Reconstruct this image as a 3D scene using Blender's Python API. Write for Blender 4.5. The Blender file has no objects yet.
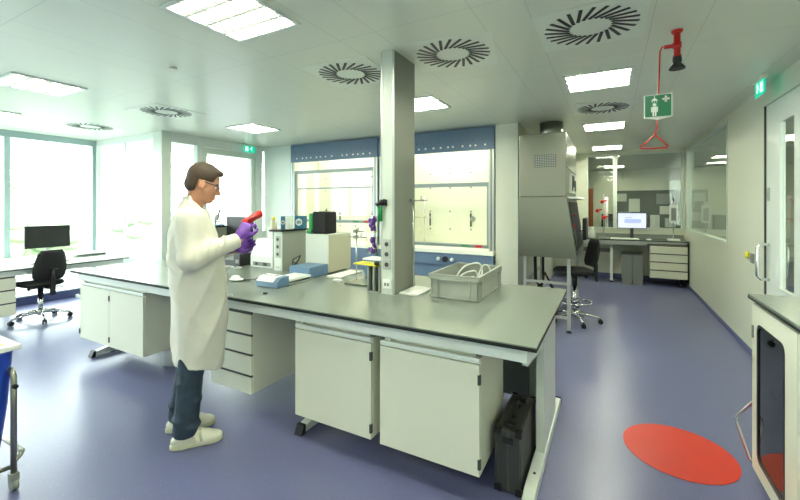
import bpy, bmesh, math, random
import numpy as np
from mathutils import Vector, Matrix
PI = math.pi
sc = bpy.context.scene
C = sc.collection
random.seed(7)

# ------------------------------------------------------------------ camera
cd = bpy.data.cameras.new('camera'); cam = bpy.data.objects.new('camera', cd); C.objects.link(cam)
cd.sensor_fit = 'HORIZONTAL'; cd.sensor_width = 36.0; cd.lens = 389.0 / 800.0 * 36.0
cd.shift_x = 0.0; cd.shift_y = -45.0 / 800.0
cd.clip_start = 0.05; cd.clip_end = 300
cam.location = (0, 0, 1.56); cam.rotation_euler = (PI / 2, 0, math.radians(28.4))
sc.camera = cam

# ------------------------------------------------------------------ world, exposure
w = bpy.data.worlds.new('World'); sc.world = w; w.use_nodes = True
bg = w.node_tree.nodes['Background']
bg.inputs['Color'].default_value = (0.90, 0.98, 1.0, 1); bg.inputs['Strength'].default_value = 8.0
vs = sc.view_settings
vs.view_transform = 'Standard'; vs.look = 'None'; vs.gamma = 1.0; vs.use_curve_mapping = False
vs.exposure = 0.75
LAMP = 46.0


def portal(loc, rot, sx, sy):
    L = bpy.data.lights.new('window_portal', 'AREA'); L.shape = 'RECTANGLE'; L.size = sx; L.size_y = sy
    L.cycles.is_portal = True
    o = bpy.data.objects.new('window_portal', L); C.objects.link(o); o.location = loc; o.rotation_euler = rot


portal((-8.0, 0.5, 1.37), (0, -PI / 2, 0), 2.5, 6.0)
portal((-7.1, 3.5, 1.8), (-PI / 2, 0, 0), 2.0, 1.5)
portal((-6.0, 4.6, 1.7), (0, -PI / 2, 0), 2.0, 2.2)

# ------------------------------------------------------------------ materials


def mat(name, col, rough=0.5, metal=0.0, spec=0.5, noise=0.0, nscale=8.0, emit=None, estr=0.0, bump=0.0, bscale=40.0, coat=0.0):
    m = bpy.data.materials.new(name); m.use_nodes = True
    nt = m.node_tree; p = nt.nodes['Principled BSDF']
    p.inputs['Base Color'].default_value = (*col, 1); p.inputs['Roughness'].default_value = rough
    p.inputs['Metallic'].default_value = metal; p.inputs['Specular IOR Level'].default_value = spec
    p.inputs['Coat Weight'].default_value = coat
    tc = nt.nodes.new('ShaderNodeTexCoord')
    if noise > 0:
        n = nt.nodes.new('ShaderNodeTexNoise'); n.inputs['Scale'].default_value = nscale; n.inputs['Detail'].default_value = 3
        r = nt.nodes.new('ShaderNodeMapRange'); r.inputs['To Min'].default_value = 1 - noise; r.inputs['To Max'].default_value = 1 + noise
        mx = nt.nodes.new('ShaderNodeMix'); mx.data_type = 'RGBA'; mx.blend_type = 'MULTIPLY'; mx.inputs['Factor'].default_value = 1
        nt.links.new(tc.outputs['Object'], n.inputs['Vector']); nt.links.new(n.outputs['Fac'], r.inputs['Value'])
        mx.inputs[6].default_value = (*col, 1); nt.links.new(r.outputs['Result'], mx.inputs[7])
        nt.links.new(mx.outputs[2], p.inputs['Base Color'])
    if bump > 0:
        n = nt.nodes.new('ShaderNodeTexNoise'); n.inputs['Scale'].default_value = bscale; n.inputs['Detail'].default_value = 3
        b = nt.nodes.new('ShaderNodeBump'); b.inputs['Strength'].default_value = bump; b.inputs['Distance'].default_value = 0.01
        nt.links.new(tc.outputs['Object'], n.inputs['Vector']); nt.links.new(n.outputs['Fac'], b.inputs['Height'])
        nt.links.new(b.outputs['Normal'], p.inputs['Normal'])
    if emit:
        p.inputs['Emission Color'].default_value = (*emit, 1); p.inputs['Emission Strength'].default_value = estr
    return m


def glassmat(name, tint, rough=0.0, base=0.03, ior=1.5):
    m = bpy.data.materials.new(name); m.use_nodes = True; nt = m.node_tree
    for n in list(nt.nodes): nt.nodes.remove(n)
    out = nt.nodes.new('ShaderNodeOutputMaterial'); mix = nt.nodes.new('ShaderNodeMixShader')
    tr = nt.nodes.new('ShaderNodeBsdfTransparent'); tr.inputs['Color'].default_value = (*tint, 1)
    gl = nt.nodes.new('ShaderNodeBsdfGlossy'); gl.inputs['Roughness'].default_value = rough
    gl.inputs['Color'].default_value = (0.95, 1.0, 0.97, 1)
    fr = nt.nodes.new('ShaderNodeFresnel'); fr.inputs['IOR'].default_value = ior
    ge = nt.nodes.new('ShaderNodeNewGeometry'); mm = nt.nodes.new('ShaderNodeMath'); mm.operation = 'MULTIPLY_ADD'
    nt.links.new(ge.outputs['Backfacing'], mm.inputs[0]); mm.inputs[1].default_value = -1; mm.inputs[2].default_value = 1
    m2 = nt.nodes.new('ShaderNodeMath'); m2.operation = 'MULTIPLY'; nt.links.new(mm.outputs[0], m2.inputs[0]); nt.links.new(fr.outputs[0], m2.inputs[1])
    nt.links.new(m2.outputs[0], mix.inputs[0]); nt.links.new(tr.outputs[0], mix.inputs[1]); nt.links.new(gl.outputs[0], mix.inputs[2])
    nt.links.new(mix.outputs[0], out.inputs[0])
    return m


def floor_mat():
    m = mat('speckled_vinyl', (0.13, 0.145, 0.27), 0.27, spec=0.5, coat=0.0)
    nt = m.node_tree; p = nt.nodes['Principled BSDF']; tc = nt.nodes.new('ShaderNodeTexCoord')
    v = nt.nodes.new('ShaderNodeTexVoronoi'); v.inputs['Scale'].default_value = 34; v.feature = 'F1'
    r = nt.nodes.new('ShaderNodeValToRGB'); r.color_ramp.elements[0].position = 0.06; r.color_ramp.elements[1].position = 0.16
    r.color_ramp.elements[0].color = (0.19, 0.205, 0.335, 1); r.color_ramp.elements[1].color = (0.128, 0.138, 0.268, 1)
    n = nt.nodes.new('ShaderNodeTexNoise'); n.inputs['Scale'].default_value = 110; n.inputs['Detail'].default_value = 4
    rr = nt.nodes.new('ShaderNodeMapRange'); rr.inputs['To Min'].default_value = 0.93; rr.inputs['To Max'].default_value = 1.07
    rr.inputs['From Min'].default_value = 0.3; rr.inputs['From Max'].default_value = 0.7
    mx = nt.nodes.new('ShaderNodeMix'); mx.data_type = 'RGBA'; mx.blend_type = 'MULTIPLY'; mx.inputs['Factor'].default_value = 1
    nt.links.new(tc.outputs['Object'], v.inputs['Vector']); nt.links.new(v.outputs['Distance'], r.inputs['Fac'])
    nt.links.new(tc.outputs['Object'], n.inputs['Vector']); nt.links.new(n.outputs['Fac'], rr.inputs['Value'])
    nt.links.new(r.outputs['Color'], mx.inputs[6]); nt.links.new(rr.outputs['Result'], mx.inputs[7])
    nt.links.new(mx.outputs[2], p.inputs['Base Color'])
    n2 = nt.nodes.new('ShaderNodeTexNoise'); n2.inputs['Scale'].default_value = 9
    r2 = nt.nodes.new('ShaderNodeMapRange'); r2.inputs['To Min'].default_value = 0.27; r2.inputs['To Max'].default_value = 0.30
    nt.links.new(tc.outputs['Object'], n2.inputs['Vector']); nt.links.new(n2.outputs['Fac'], r2.inputs['Value'])
    nt.links.new(r2.outputs['Result'], p.inputs['Roughness'])
    return m


def ceil_mat():
    # painted metal cassettes, joints every 0.94 m one way and 1.205 m the other
    m = mat('ceiling_cassettes', (0.72, 0.765, 0.655), 0.32, spec=0.55)
    nt = m.node_tree; p = nt.nodes['Principled BSDF']; tc = nt.nodes.new('ShaderNodeTexCoord')
    sp = nt.nodes.new('ShaderNodeSeparateXYZ'); nt.links.new(tc.outputs['Object'], sp.inputs[0])

    def M(op, a, b=None):
        n = nt.nodes.new('ShaderNodeMath'); n.operation = op
        for i, x in enumerate((a, b)):
            if x is None: continue
            if isinstance(x, (int, float)): n.inputs[i].default_value = x
            else: nt.links.new(x, n.inputs[i])
        return n.outputs[0]

    def line(c, off, per, wd):
        t = M('MODULO', M('ADD', c, off + 40 * per), per)
        return M('LESS_THAN', t, wd)
    lx = line(sp.outputs['X'], 0.10 + 0.325, 0.94, 0.006)
    lx2 = line(sp.outputs['X'], 0.10 - 0.325, 0.94, 0.006)
    ly = line(sp.outputs['Y'], -2.77 + 0.60, 1.205, 0.006)
    t = M('MAXIMUM', M('MAXIMUM', lx, lx2), ly)
    mx = nt.nodes.new('ShaderNodeMix'); mx.data_type = 'RGBA'
    mx.inputs[6].default_value = (0.72, 0.765, 0.655, 1); mx.inputs[7].default_value = (0.58, 0.63, 0.56, 1)
    nt.links.new(t, mx.inputs[0]); nt.links.new(mx.outputs[2], p.inputs['Base Color'])
    return m


M_floor = floor_mat(); M_ceil = ceil_mat()
M_wall = mat('white_wall_panel', (0.65, 0.68, 0.56), 0.42, noise=0.02, nscale=3)
M_wallcool = mat('white_plaster', (0.70, 0.76, 0.72), 0.5)
M_frame = mat('pale_green_frame', (0.62, 0.70, 0.62), 0.4)
M_mull = mat('grey_green_mullion', (0.30, 0.40, 0.40), 0.4)
M_base = mat('blue_skirting', (0.09, 0.105, 0.25), 0.4)
M_glass = glassmat('clear_glass', (0.95, 0.98, 0.96))
M_glassd = glassmat('dim_partition_glass', (0.90, 0.93, 0.86), ior=1.8)
M_white = mat('white_laminate', (0.75, 0.77, 0.635), 0.38)
M_whiteb = mat('white_steel', (0.74, 0.80, 0.74), 0.3)
M_gap = mat('dark_gap', (0.05, 0.055, 0.05), 0.7)
M_top = mat('grey_green_worktop', (0.215, 0.25, 0.215), 0.2, spec=0.5, noise=0.05, nscale=60)
M_edge = mat('dark_worktop_edge', (0.016, 0.02, 0.017), 0.6, spec=0.2)
M_black = mat('black_plastic', (0.008, 0.008, 0.009), 0.45)
M_blackf = mat('black_upholstery', (0.011, 0.011, 0.012), 0.85, bump=0.1, bscale=300)
M_dgrey = mat('dark_grey_plastic', (0.055, 0.058, 0.06), 0.5)
M_grey = mat('mid_grey_plastic', (0.22, 0.24, 0.22), 0.5)
M_lgrey = mat('light_grey_plastic', (0.45, 0.49, 0.45), 0.5)
M_crate = mat('crate_grey', (0.33, 0.36, 0.32), 0.55)
M_chrome = mat('chrome', (0.75, 0.76, 0.75), 0.18, metal=1.0)
M_steel = mat('brushed_stainless', (0.31, 0.315, 0.265), 0.3, metal=1.0, noise=0.06, nscale=2)
M_alu = mat('anodised_aluminium', (0.50, 0.53, 0.50), 0.4, metal=0.6)
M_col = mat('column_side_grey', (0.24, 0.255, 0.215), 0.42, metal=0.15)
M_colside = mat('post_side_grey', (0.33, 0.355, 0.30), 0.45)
M_clamp = mat('grey_metal', (0.30, 0.29, 0.27), 0.4, metal=0.8)
M_sash = mat('sash_grey_blue', (0.27, 0.33, 0.33), 0.45, metal=0.2)
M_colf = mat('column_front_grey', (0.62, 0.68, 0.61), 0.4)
M_hood = mat('hood_blue', (0.115, 0.185, 0.28), 0.4)
M_hoodin = mat('hood_liner', (0.86, 0.88, 0.78), 0.4)
M_beige = mat('beige_enamel', (0.58, 0.57, 0.42), 0.45)
M_cream = mat('pale_enamel', (0.60, 0.64, 0.58), 0.45)
M_dblue = mat('device_blue', (0.12, 0.22, 0.36), 0.45)
M_blue = mat('bright_blue_plastic', (0.015, 0.06, 0.45), 0.4)
M_red = mat('signal_red', (0.60, 0.02, 0.015), 0.35)
M_redf = mat('red_floor_vinyl', (0.58, 0.024, 0.008), 0.45, noise=0.04, nscale=60)
M_green = mat('sign_green', (0.0, 0.17, 0.075), 0.4)
M_green2 = mat('vivid_green', (0.0, 0.25, 0.05), 0.4)
M_signw = mat('sign_white', (0.8, 0.85, 0.8), 0.4)
M_yellow = mat('yellow_plastic', (0.75, 0.68, 0.02), 0.4)
M_purple = mat('purple_nitrile', (0.15, 0.045, 0.36), 0.5)
M_skin = mat('skin', (0.56, 0.27, 0.16), 0.5, noise=0.08, nscale=30)
M_hair = mat('brown_hair', (0.055, 0.033, 0.018), 0.6, noise=0.35, nscale=90, bump=0.5, bscale=120)
M_coat = mat('white_cotton_coat', (0.70, 0.69, 0.60), 0.9, noise=0.03, nscale=10, bump=0.9, bscale=11)
M_jeans = mat('blue_denim', (0.032, 0.055, 0.082), 0.9, noise=0.6, nscale=12, bump=0.2, bscale=60)
M_shoe = mat('white_leather', (0.74, 0.74, 0.60), 0.5)
M_sole = mat('cream_sole', (0.60, 0.60, 0.42), 0.6)
M_orange = mat('orange_brown_door', (0.36, 0.085, 0.02), 0.5)
M_paper = mat('white_paper', (0.8, 0.82, 0.78), 0.7)
M_tape = mat('poster_board_green', (0.07, 0.085, 0.07), 0.7)
M_led = mat('lamp_diffuser', (0.9, 0.9, 0.85), 0.4, emit=(0.98, 0.99, 0.775), estr=LAMP)
M_refl = mat('lamp_reflector', (0.8, 0.82, 0.76), 0.35, emit=(1.0, 1.0, 0.86), estr=0.42)
M_exit = mat('lit_exit_green', (0.0, 0.3, 0.18), 0.4, emit=(0.0, 0.75, 0.45), estr=.45)
M_exitw = mat('lit_exit_white', (0.8, 0.9, 0.85), 0.4, emit=(0.6, 1.0, 0.85), estr=.7)
M_screen = mat('lit_screen', (0.2, 0.2, 0.3), 0.3, emit=(0.72, 0.78, 1.0), estr=.62)
M_screenb = mat('lit_screen_blue', (0.2, 0.2, 0.3), 0.3, emit=(0.45, 0.6, 0.95), estr=0.5)
M_hlamp = mat('hood_lamp', (0.9, 0.9, 0.85), 0.4, emit=(1.0, 0.98, 0.78), estr=15)
M_smoke = glassmat('smoked_glass', (0.22, 0.26, 0.26), ior=1.7)
M_clear = glassmat('clear_acrylic', (0.95, 0.95, 0.91))
M_hedge = mat('hedge_leaves', (0.30, 0.42, 0.22), 0.9, noise=0.3, nscale=3)
M_ground = mat('pale_paving', (0.17, 0.175, 0.17), 0.9)
M_bldg = mat('pale_render', (0.75, 0.78, 0.78), 0.8)
M_bwin = mat('facade_glass', (0.42, 0.47, 0.5), 0.4)

# ------------------------------------------------------------------ mesh builder


class MB:
    def __init__(s): s.bm = bmesh.new()

    def _m(s, faces, m):
        for f in faces: f.material_index = m

    def box(s, x0, x1, y0, y1, z0, z1, b=0.0, m=0, R=None):
        r = bmesh.ops.create_cube(s.bm, size=1.0); vs_ = r['verts']
        for v in vs_:
            v.co = Vector(((x0 + x1) / 2 + v.co.x * (x1 - x0), (y0 + y1) / 2 + v.co.y * (y1 - y0), (z0 + z1) / 2 + v.co.z * (z1 - z0)))
        fs = {f for v in vs_ for f in v.link_faces}; s._m(fs, m)
        if b > 0:
            es = list({e for v in vs_ for e in v.link_edges})
            rr = bmesh.ops.bevel(s.bm, geom=es, offset=min(b, .45 * min(abs(x1 - x0), abs(y1 - y0), abs(z1 - z0))), segments=2, profile=0.6, affect='EDGES')
            s._m(rr['faces'], m); vs_ = list({v for f in rr['faces'] for v in f.verts})
        if R is not None:
            for v in vs_: v.co = R @ v.co
        return s

    def rings(s, rings, cap=True, m=0, closed=False, smooth=True):
        n = len(rings[0]); V = [[s.bm.verts.new(p) for p in r] for r in rings]; fs = []
        K = len(V) if closed else len(V) - 1
        for i in range(K):
            a, b = V[i], V[(i + 1) % len(V)]
            for j in range(n):
                f = s.bm.faces.new((a[j], a[(j + 1) % n], b[(j + 1) % n], b[j])); f.smooth = smooth; fs.append(f)
        if cap and not closed:
            fs.append(s.bm.faces.new(list(reversed(V[0])))); fs.append(s.bm.faces.new(V[-1]))
        s._m(fs, m); return s

    def tube(s, pts, r, seg=8, closed=False, m=0, taper=None):
        P = [Vector(p) for p in pts]; n = len(P); rs = []
        up = None
        for i in range(n):
            if closed: t = (P[(i + 1) % n] - P[i - 1])
            else: t = P[min(i + 1, n - 1)] - P[max(i - 1, 0)]
            t.normalize()
            if up is None:
                up = Vector((0, 0, 1)) if abs(t.z) < 0.9 else Vector((1, 0, 0))
            a = t.cross(up)
            if a.length < 1e-4: a = t.cross(Vector((0, 1, 0)))
            a.normalize(); b = t.cross(a).normalized(); up = -b if up.dot(b) < 0 else b
            rad = r if taper is None else r * taper[i]
            rs.append([P[i] + (math.cos(2 * PI * k / seg) * a + math.sin(2 * PI * k / seg) * up) * rad for k in range(seg)])
        return s.rings(rs, True, m, closed)

    def cyl(s, p0, p1, r0, r1=None, seg=20, m=0):
        r1 = r0 if r1 is None else r1
        return s.tube([p0, p1], 1.0, seg, m=m, taper=[r0, r1])

    def lathe(s, prof, c=(0, 0, 0), seg=24, m=0):
        rs = [[Vector((c[0] + r * math.cos(2 * PI * k / seg), c[1] + r * math.sin(2 * PI * k / seg), c[2] + z)) for k in range(seg)] for r, z in prof]
        return s.rings(rs, True, m)

    def prism(s, poly, ax, a0, a1, m=0):
        def P(p, a):
            return Vector((a, p[0], p[1])) if ax == 'x' else Vector((p[0], a, p[1])) if ax == 'y' else Vector((p[0], p[1], a))
        return s.rings([[P(p, a0) for p in poly], [P(p, a1) for p in poly]], True, m, smooth=False)

    def sph(s, c, r, m=0, sub=2, R=None):
        r = (r, r, r) if isinstance(r, (int, float)) else r
        q = bmesh.ops.create_icosphere(s.bm, subdivisions=sub, radius=1.0)
        for v in q['verts']:
            p = Vector((v.co.x * r[0], v.co.y * r[1], v.co.z * r[2]))
            if R is not None: p = R @ p
            v.co = p + Vector(c)
        fs = {f for v in q['verts'] for f in v.link_faces}; s._m(fs, m)
        for f in fs: f.smooth = True
        return s

    def xf(s, Mx):
        for v in s.bm.verts: v.co = Mx @ v.co
        return s


ROOT = {}


def obj(name, mb, mats, parent=None, label=None, local=False, cat=None, group=None, kind=None):
    me = bpy.data.meshes.new(name)
    bmesh.ops.recalc_face_normals(mb.bm, faces=mb.bm.faces[:])
    o = bpy.data.objects.new(name, me); C.objects.link(o)
    if parent is not None:
        Mx = ROOT[parent.name]
        if not local: mb.xf(Mx.inverted())
        o.parent = parent; ROOT[o.name] = Mx
    else:
        if not local:
            vs_ = [v.co for v in mb.bm.verts]
            lo = [min(v[i] for v in vs_) for i in range(3)]; hi = [max(v[i] for v in vs_) for i in range(3)]
            c = Vector(((lo[0] + hi[0]) / 2, (lo[1] + hi[1]) / 2, lo[2])) if kind != 'structure' else Vector((0, 0, 0))
            mb.xf(Matrix.Translation(-c)); o.location = c
            ROOT[o.name] = Matrix.Translation(c)
        else: ROOT[o.name] = Matrix.Identity(4)
    mb.bm.to_mesh(me); mb.bm.free()
    for m_ in (mats if isinstance(mats, (list, tuple)) else [mats]): me.materials.append(m_)
    if label: o['label'] = label
    if cat: o['category'] = cat
    if group: o['group'] = group
    if kind: o['kind'] = kind
    return o


def thing(name, label, cat, loc=(0, 0, 0), rot=0.0, group=None, kind=None):
    o = bpy.data.objects.new(name, None); C.objects.link(o); o.empty_display_size = 0.1
    o.location = loc; o.rotation_euler = (0, 0, rot); ROOT[o.name] = Matrix.Translation(loc) @ Matrix.Rotation(rot, 4, 'Z')
    if kind: o['kind'] = kind
    else:
        o['label'] = label; o['category'] = cat
    if group: o['group'] = group
    return o


def dup(root, loc, rot=0.0, label=None, group=None):
    r = root.copy(); C.objects.link(r); r.location = loc; r.rotation_euler = (0, 0, rot)
    ROOT[r.name] = Matrix.Translation(loc) @ Matrix.Rotation(rot, 4, 'Z')
    if label: r['label'] = label
    if group: r['group'] = group
    for ch in list(root.children):
        c = ch.copy(); C.objects.link(c); c.parent = r; ROOT[c.name] = ROOT[r.name]
        for g in list(ch.children):
            d = g.copy(); C.objects.link(d); d.parent = c
    return r


def struct(name, mb, mats, parent=None): return obj(name, mb, mats, parent, kind=None if parent else 'structure')


def B(x0, x1, y0, y1, z0, z1, b=0.0): return MB().box(x0, x1, y0, y1, z0, z1, b)


# ------------------------------------------------------------------ room shell
XL, XR, XP, XM = -8.10, 1.30, -6.08, -1.12       # window wall, right wall, glazed partition, wall behind safety cabinet
YH, YB, YF, YR = 5.50, 9.50, -2.5, 3.55           # hood fronts, far glazing, wall behind camera, window return
H = 2.70
fl = MB().prism([(XL, YF), (XR + 3.5, YF), (XR + 3.5, 14.5), (-4.5, 14.5), (-4.5, 6.4), (XP, 6.4), (XP, YR), (XL, YR)], 'z', -0.1, 0)
struct('floor', fl, M_floor)
struct('ceiling', B(XL - .3, XR + 3.6, YF - .2, 14.7, H, H + 0.12), M_ceil)
struct('wall_front', B(XL, XR, YF - .12, YF, 0, H), M_wallcool)
# right wall around window_3 and door_2
wr = MB()
wr.box(XR, XR + .12, YF, 3.98, 0, H); wr.box(XR, XR + .12, 4.96, 6.27, 0, H); wr.box(XR, XR + .12, 3.98, 4.96, 2.52, H)
wr.box(XR, XR + .12, 6.27, 9.31, 0, 1.06); wr.box(XR, XR + .12, 6.27, 9.31, 2.63, H); wr.box(XR, XR + .12, 9.31, YB + .12, 0, H)
struct('wall_right', wr, M_wall)
struct('baseboard_right', MB().box(XR - .012, XR, 4.98, YB - .01, 0, 0.05).box(XR - .012, XR, YF, 3.96, 0, .10), M_base)
# far glazed wall
wb = MB(); wb.box(XM, -.46, YB, YB + .12, 0, H); wb.box(-.46, XR - .002, YB, YB + .12, 0, 1.05); wb.box(-.46, XR - .002, YB, YB + .12, 2.64, H)
struct('wall_back', wb, M_wall)
struct('baseboard_back', B(XM + .01, XR - .015, YB - .012, YB, 0, .1), M_base)
wd = MB(); wd.box(XM - .10, XM, YH + .02, YB + .12, 0, H)
struct('wall_middle', wd, M_wall)
struct('trim_1', B(-1.43, XM, YH - .01, YH + .05, 0, H - .002), M_wall)     # pier beside the right hood
# wall behind hoods and side return
struct('wall_hood', MB().box(XP, -1.13, 6.32, 6.42, 0, H), M_wallcool)
struct('trim_2', MB().box(XP + .05, -5.33, YH, YH + .06, 0, H - .002).box(-5.34, -1.43, YH + .08, YH + .14, 2.69, H - .001), M_wallcool)

# far-left glazing: window_1 along x = XL
w1 = thing('window_1', None, None, (XL, 1.0, 0), kind='structure')
mb = MB()
ys = [3.50, 2.36, 1.05, -0.2, -1.4, -2.45]
for y in ys: mb.box(XL - .04, XL + .04, y - .035, y + .035, .14, 2.60)
mb.box(XL - .05, XL + .05, YF, YR, 2.60, H); mb.box(XL - .05, XL + .06, YF, YR, .64, .70)
struct('window_frame', mb, M_mull, w1)
struct('pane', B(XL - .004, XL + .004, YF, YR - .03, .16, 2.60), M_glass, w1)
struct('wall_left', B(XL - .1, XL + .06, YF, YR + .05, 0, .14), M_wallcool)
struct('baseboard_left', B(XL + .06, XL + .072, YF, YR - .04, 0, .12), M_base)
# return glazing: window_2 along y = YR
w2 = thing('window_2', None, None, ((XL + XP) / 2, YR, 0), kind='structure')
mb = MB(); mb.box(XL, XP - .05, YR - .03, YR + .05, 2.60, H); mb.box(-7.19, -7.15, YR - .012, YR + .012, .98, 2.6)
mb.box(XL + .03, XL + .09, YR - .03, YR + .03, .98, 2.6)
struct('window_frame', mb, M_wallcool, w2)
struct('pane', B(XL + .09, XP - .16, YR - .004, YR + .004, .98, 2.60), M_glass, w2)
struct('trim_3', B(XL + .06, XP - .07, YR - .04, YR + .05, 0, .98), M_wallcool)
struct('trim_4', B(XP - .17, XP + .06, YR - .06, YR + .09, 0, H - .001), M_frame)      # corner post
# partition x = XP with glazed door
mb = MB(); mb.box(XP - .04, XP + .04, YR + .09, 4.08, 0, 1.0); mb.box(XP - .04, XP + .04, YR + .09, 4.08, 2.55, H)
mb.box(XP - .05, XP + .05, 4.08, 4.17, 0, H); mb.box(XP - .05, XP + .05, 4.17, 5.30, 2.55, H)
mb.box(XP - .05, XP + .05, 5.30, 5.45, 0, H); mb.box(XP - .05, XP + .05, 5.45, 5.64, 0, 1.05); mb.box(XP - .05, XP + .05, 5.45, 5.64, 2.62, H)
mb.box(XP - .05, XP + .05, 5.64, 6.42, 0, H)
struct('wall_partition', mb, M_wallcool)
w4 = thing('window_4', None, None, (XP, 3.85, 0), kind='structure')
struct('pane', B(XP - .004, XP + .004, YR + .09, 4.08, 1.0, 2.55), M_glass, w4)
w5 = thing('window_5', None, None, (XP, 5.55, 0), kind='structure')
struct('pane', B(XP - .004, XP + .004, 5.45, 5.64, 1.05, 2.62), M_glass, w5)
d1 = thing('door_1', None, None, (XP, 4.7, 0), kind='structure')
mb = MB(); mb.box(XP - .03, XP + .03, 4.18, 4.27, .01, 2.54); mb.box(XP - .03, XP + .03, 5.20, 5.29, .01, 2.54)
mb.box(XP - .03, XP + .03, 4.27, 5.20, .01, .9); mb.box(XP - .03, XP + .03, 4.27, 5.20, 2.44, 2.54)
struct('door_leaf', mb, M_frame, d1)
struct('pane', B(XP - .004, XP + .004, 4.27, 5.20, .9, 2.44), M_glass, d1)
struct('door_handle', MB().tube([(XP + .03, 5.245, 1.05), (XP + .08, 5.245, 1.05), (XP + .08, 5.12, 1.05)], .01).box(XP + .03, XP + .04, 5.22, 5.27, 1.0, 1.28), M_chrome, d1)

# far glazing panes and frames
w6 = thing('window_6', None, None, (.4, YB, 0), kind='structure')
mb = MB(); mb.box(.05, .125, YB - .02, YB + .10, 1.05, 2.64)
mb.box(-.46, -.43, YB - .015, YB + .1, 1.05, 2.64); mb.box(XR - .05, XR - .005, YB - .015, YB + .1, 1.05, 2.64)
mb.box(-.43, XR - .05, YB - .015, YB + .1, 1.05, 1.08); mb.box(-.43, XR - .05, YB - .015, YB + .1, 2.61, 2.64)
struct('window_frame', mb, M_frame, w6)
struct('pane', B(-.43, XR - .05, YB + .05, YB + .056, 1.08, 2.61), M_glassd, w6)
w3 = thing('window_3', None, None, (XR, 7.8, 0), kind='structure')
mb = MB(); mb.box(XR - .006, XR + .1, 6.27, 6.31, 1.06, 2.63); mb.box(XR - .006, XR + .1, 9.27, 9.31, 1.06, 2.63)
mb.box(XR - .006, XR + .1, 6.31, 9.27, 1.06, 1.09); mb.box(XR - .006, XR + .1, 6.31, 9.27, 2.60, 2.63)
struct('window_frame', mb, M_frame, w3)
struct('pane', B(XR + .03, XR + .036, 6.31, 9.27, 1.09, 2.60), M_glassd, w3)

# right door
d2 = thing('door_2', None, None, (XR, 4.5, 0), kind='structure')
mb = MB(); x0, x1 = XR + .01, XR + .05
mb.box(x0, x1, 4.60, 4.935, .01, 2.50); mb.box(x0, x1, 4.0, 4.29, .01, 2.50); mb.box(x0, x1, 4.29, 4.60, .01, .82); mb.box(x0, x1, 4.29, 4.60, 2.29, 2.50)
struct('door_leaf', mb, M_whiteb, d2)
struct('pane', B(XR + .03, XR + .036, 4.29, 4.60, .82, 2.29), M_glassd, d2)
mb = MB(); mb.box(XR - .008, XR + .06, 4.938, 4.99, 0, 2.54); mb.box(XR - .008, XR + .06, 3.95, 4.938, 2.502, 2.54)
struct('door_frame', mb, M_wall, d2)
struct('door_seal', B(XR - .004, XR + .03, 4.927, 4.940, .01, 2.50), M_gap, d2)
struct('door_handle', MB().tube([(XR + .01, 4.85, .86), (XR - .05, 4.85, .86), (XR - .075, 4.85, .89), (XR - .075, 4.85, 1.16), (XR - .05, 4.85, 1.19), (XR + .01, 4.85, 1.19)], .014, 10), M_chrome, d2)
struct('hinge', B(XR - .004, XR + .012, 4.83, 4.87, 1.6, 1.72), M_alu, d2)

# rooms beyond the glass
mb = MB(); mb.box(-3.2, 4.78, 14.5, 14.62, 0, H); mb.box(XR + 3.5, XR + 3.62, YF, 14.6, 0, H); mb.box(-3.3, -3.2, 6.4, 14.6, 0, H)
struct('wall_beyond', mb, M_wall)
struct('door_3', MB().box(-1.35, -.50, 14.44, 14.5, 0, 2.1), M_orange)

# ------------------------------------------------------------------ outdoors
tg = obj('paving', B(-60, -6.2, -40, 50, -.35, -.15), M_ground, kind='structure')


def building(loc, w_, d_, h_, lab):
    b = thing('building', lab, 'building', loc)
    obj('facade', MB().box(0, d_, 0, w_, 0, h_), M_bldg, b, local=True)
    n = int(w_ / 3.0)
    for fl_ in range(int(h_ / 3.2)):
        for i in range(n):
            obj('window', MB().box(d_ - .02, d_ + .03, .5 + i * 3.0, 2.6 + i * 3.0, .9 + fl_ * 3.2, 2.7 + fl_ * 3.2), M_bwin, b, local=True)


building((-40, 6, -.15), 13, 6, 7.0, 'pale two storey building with window grid outside the left windows')


def hedge(loc, sx, sy, h_, lab, name='hedge', cat='hedge'):
    mb = MB(); random.seed(int(abs(loc[0] * 7 + loc[1])))
    for i in range(int(16 * sy)):
        mb.sph((random.uniform(-sx / 2, sx / 2), random.uniform(-sy / 2, sy / 2), random.uniform(.2, h_ - .2)), (random.uniform(.2, .4), random.uniform(.25, .5), random.uniform(.2, .35)), sub=1)
    mb.box(-sx * .4, sx * .4, -sy / 2, sy / 2, 0, h_ - .35)
    o = obj(name, mb, M_hedge, label=lab, cat=cat, local=True); o.location = loc; return o


hedge((-17, 7.0, -.15), 1.2, 8.5, 1.35, 'low green hedge growing outside the left windows')
tr = thing('tree', 'pale green tree outside beside the leftmost mullion', 'tree', (-19, 5.2, -.15))
random.seed(5); mb = MB()
for i in range(110): mb.sph((random.gauss(0, .3), random.gauss(0, .3), 2.5 + random.gauss(0, .35)), random.uniform(.06, .14), sub=1)
obj('crown', mb, M_hedge, tr, local=True)
obj('trunk', MB().cyl((0, 0, 0), (0, 0, 2.4), .09, .06), mat('bark', (.15, .1, .06), .9), tr, local=True)

# ------------------------------------------------------------------ ceiling fittings


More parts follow.
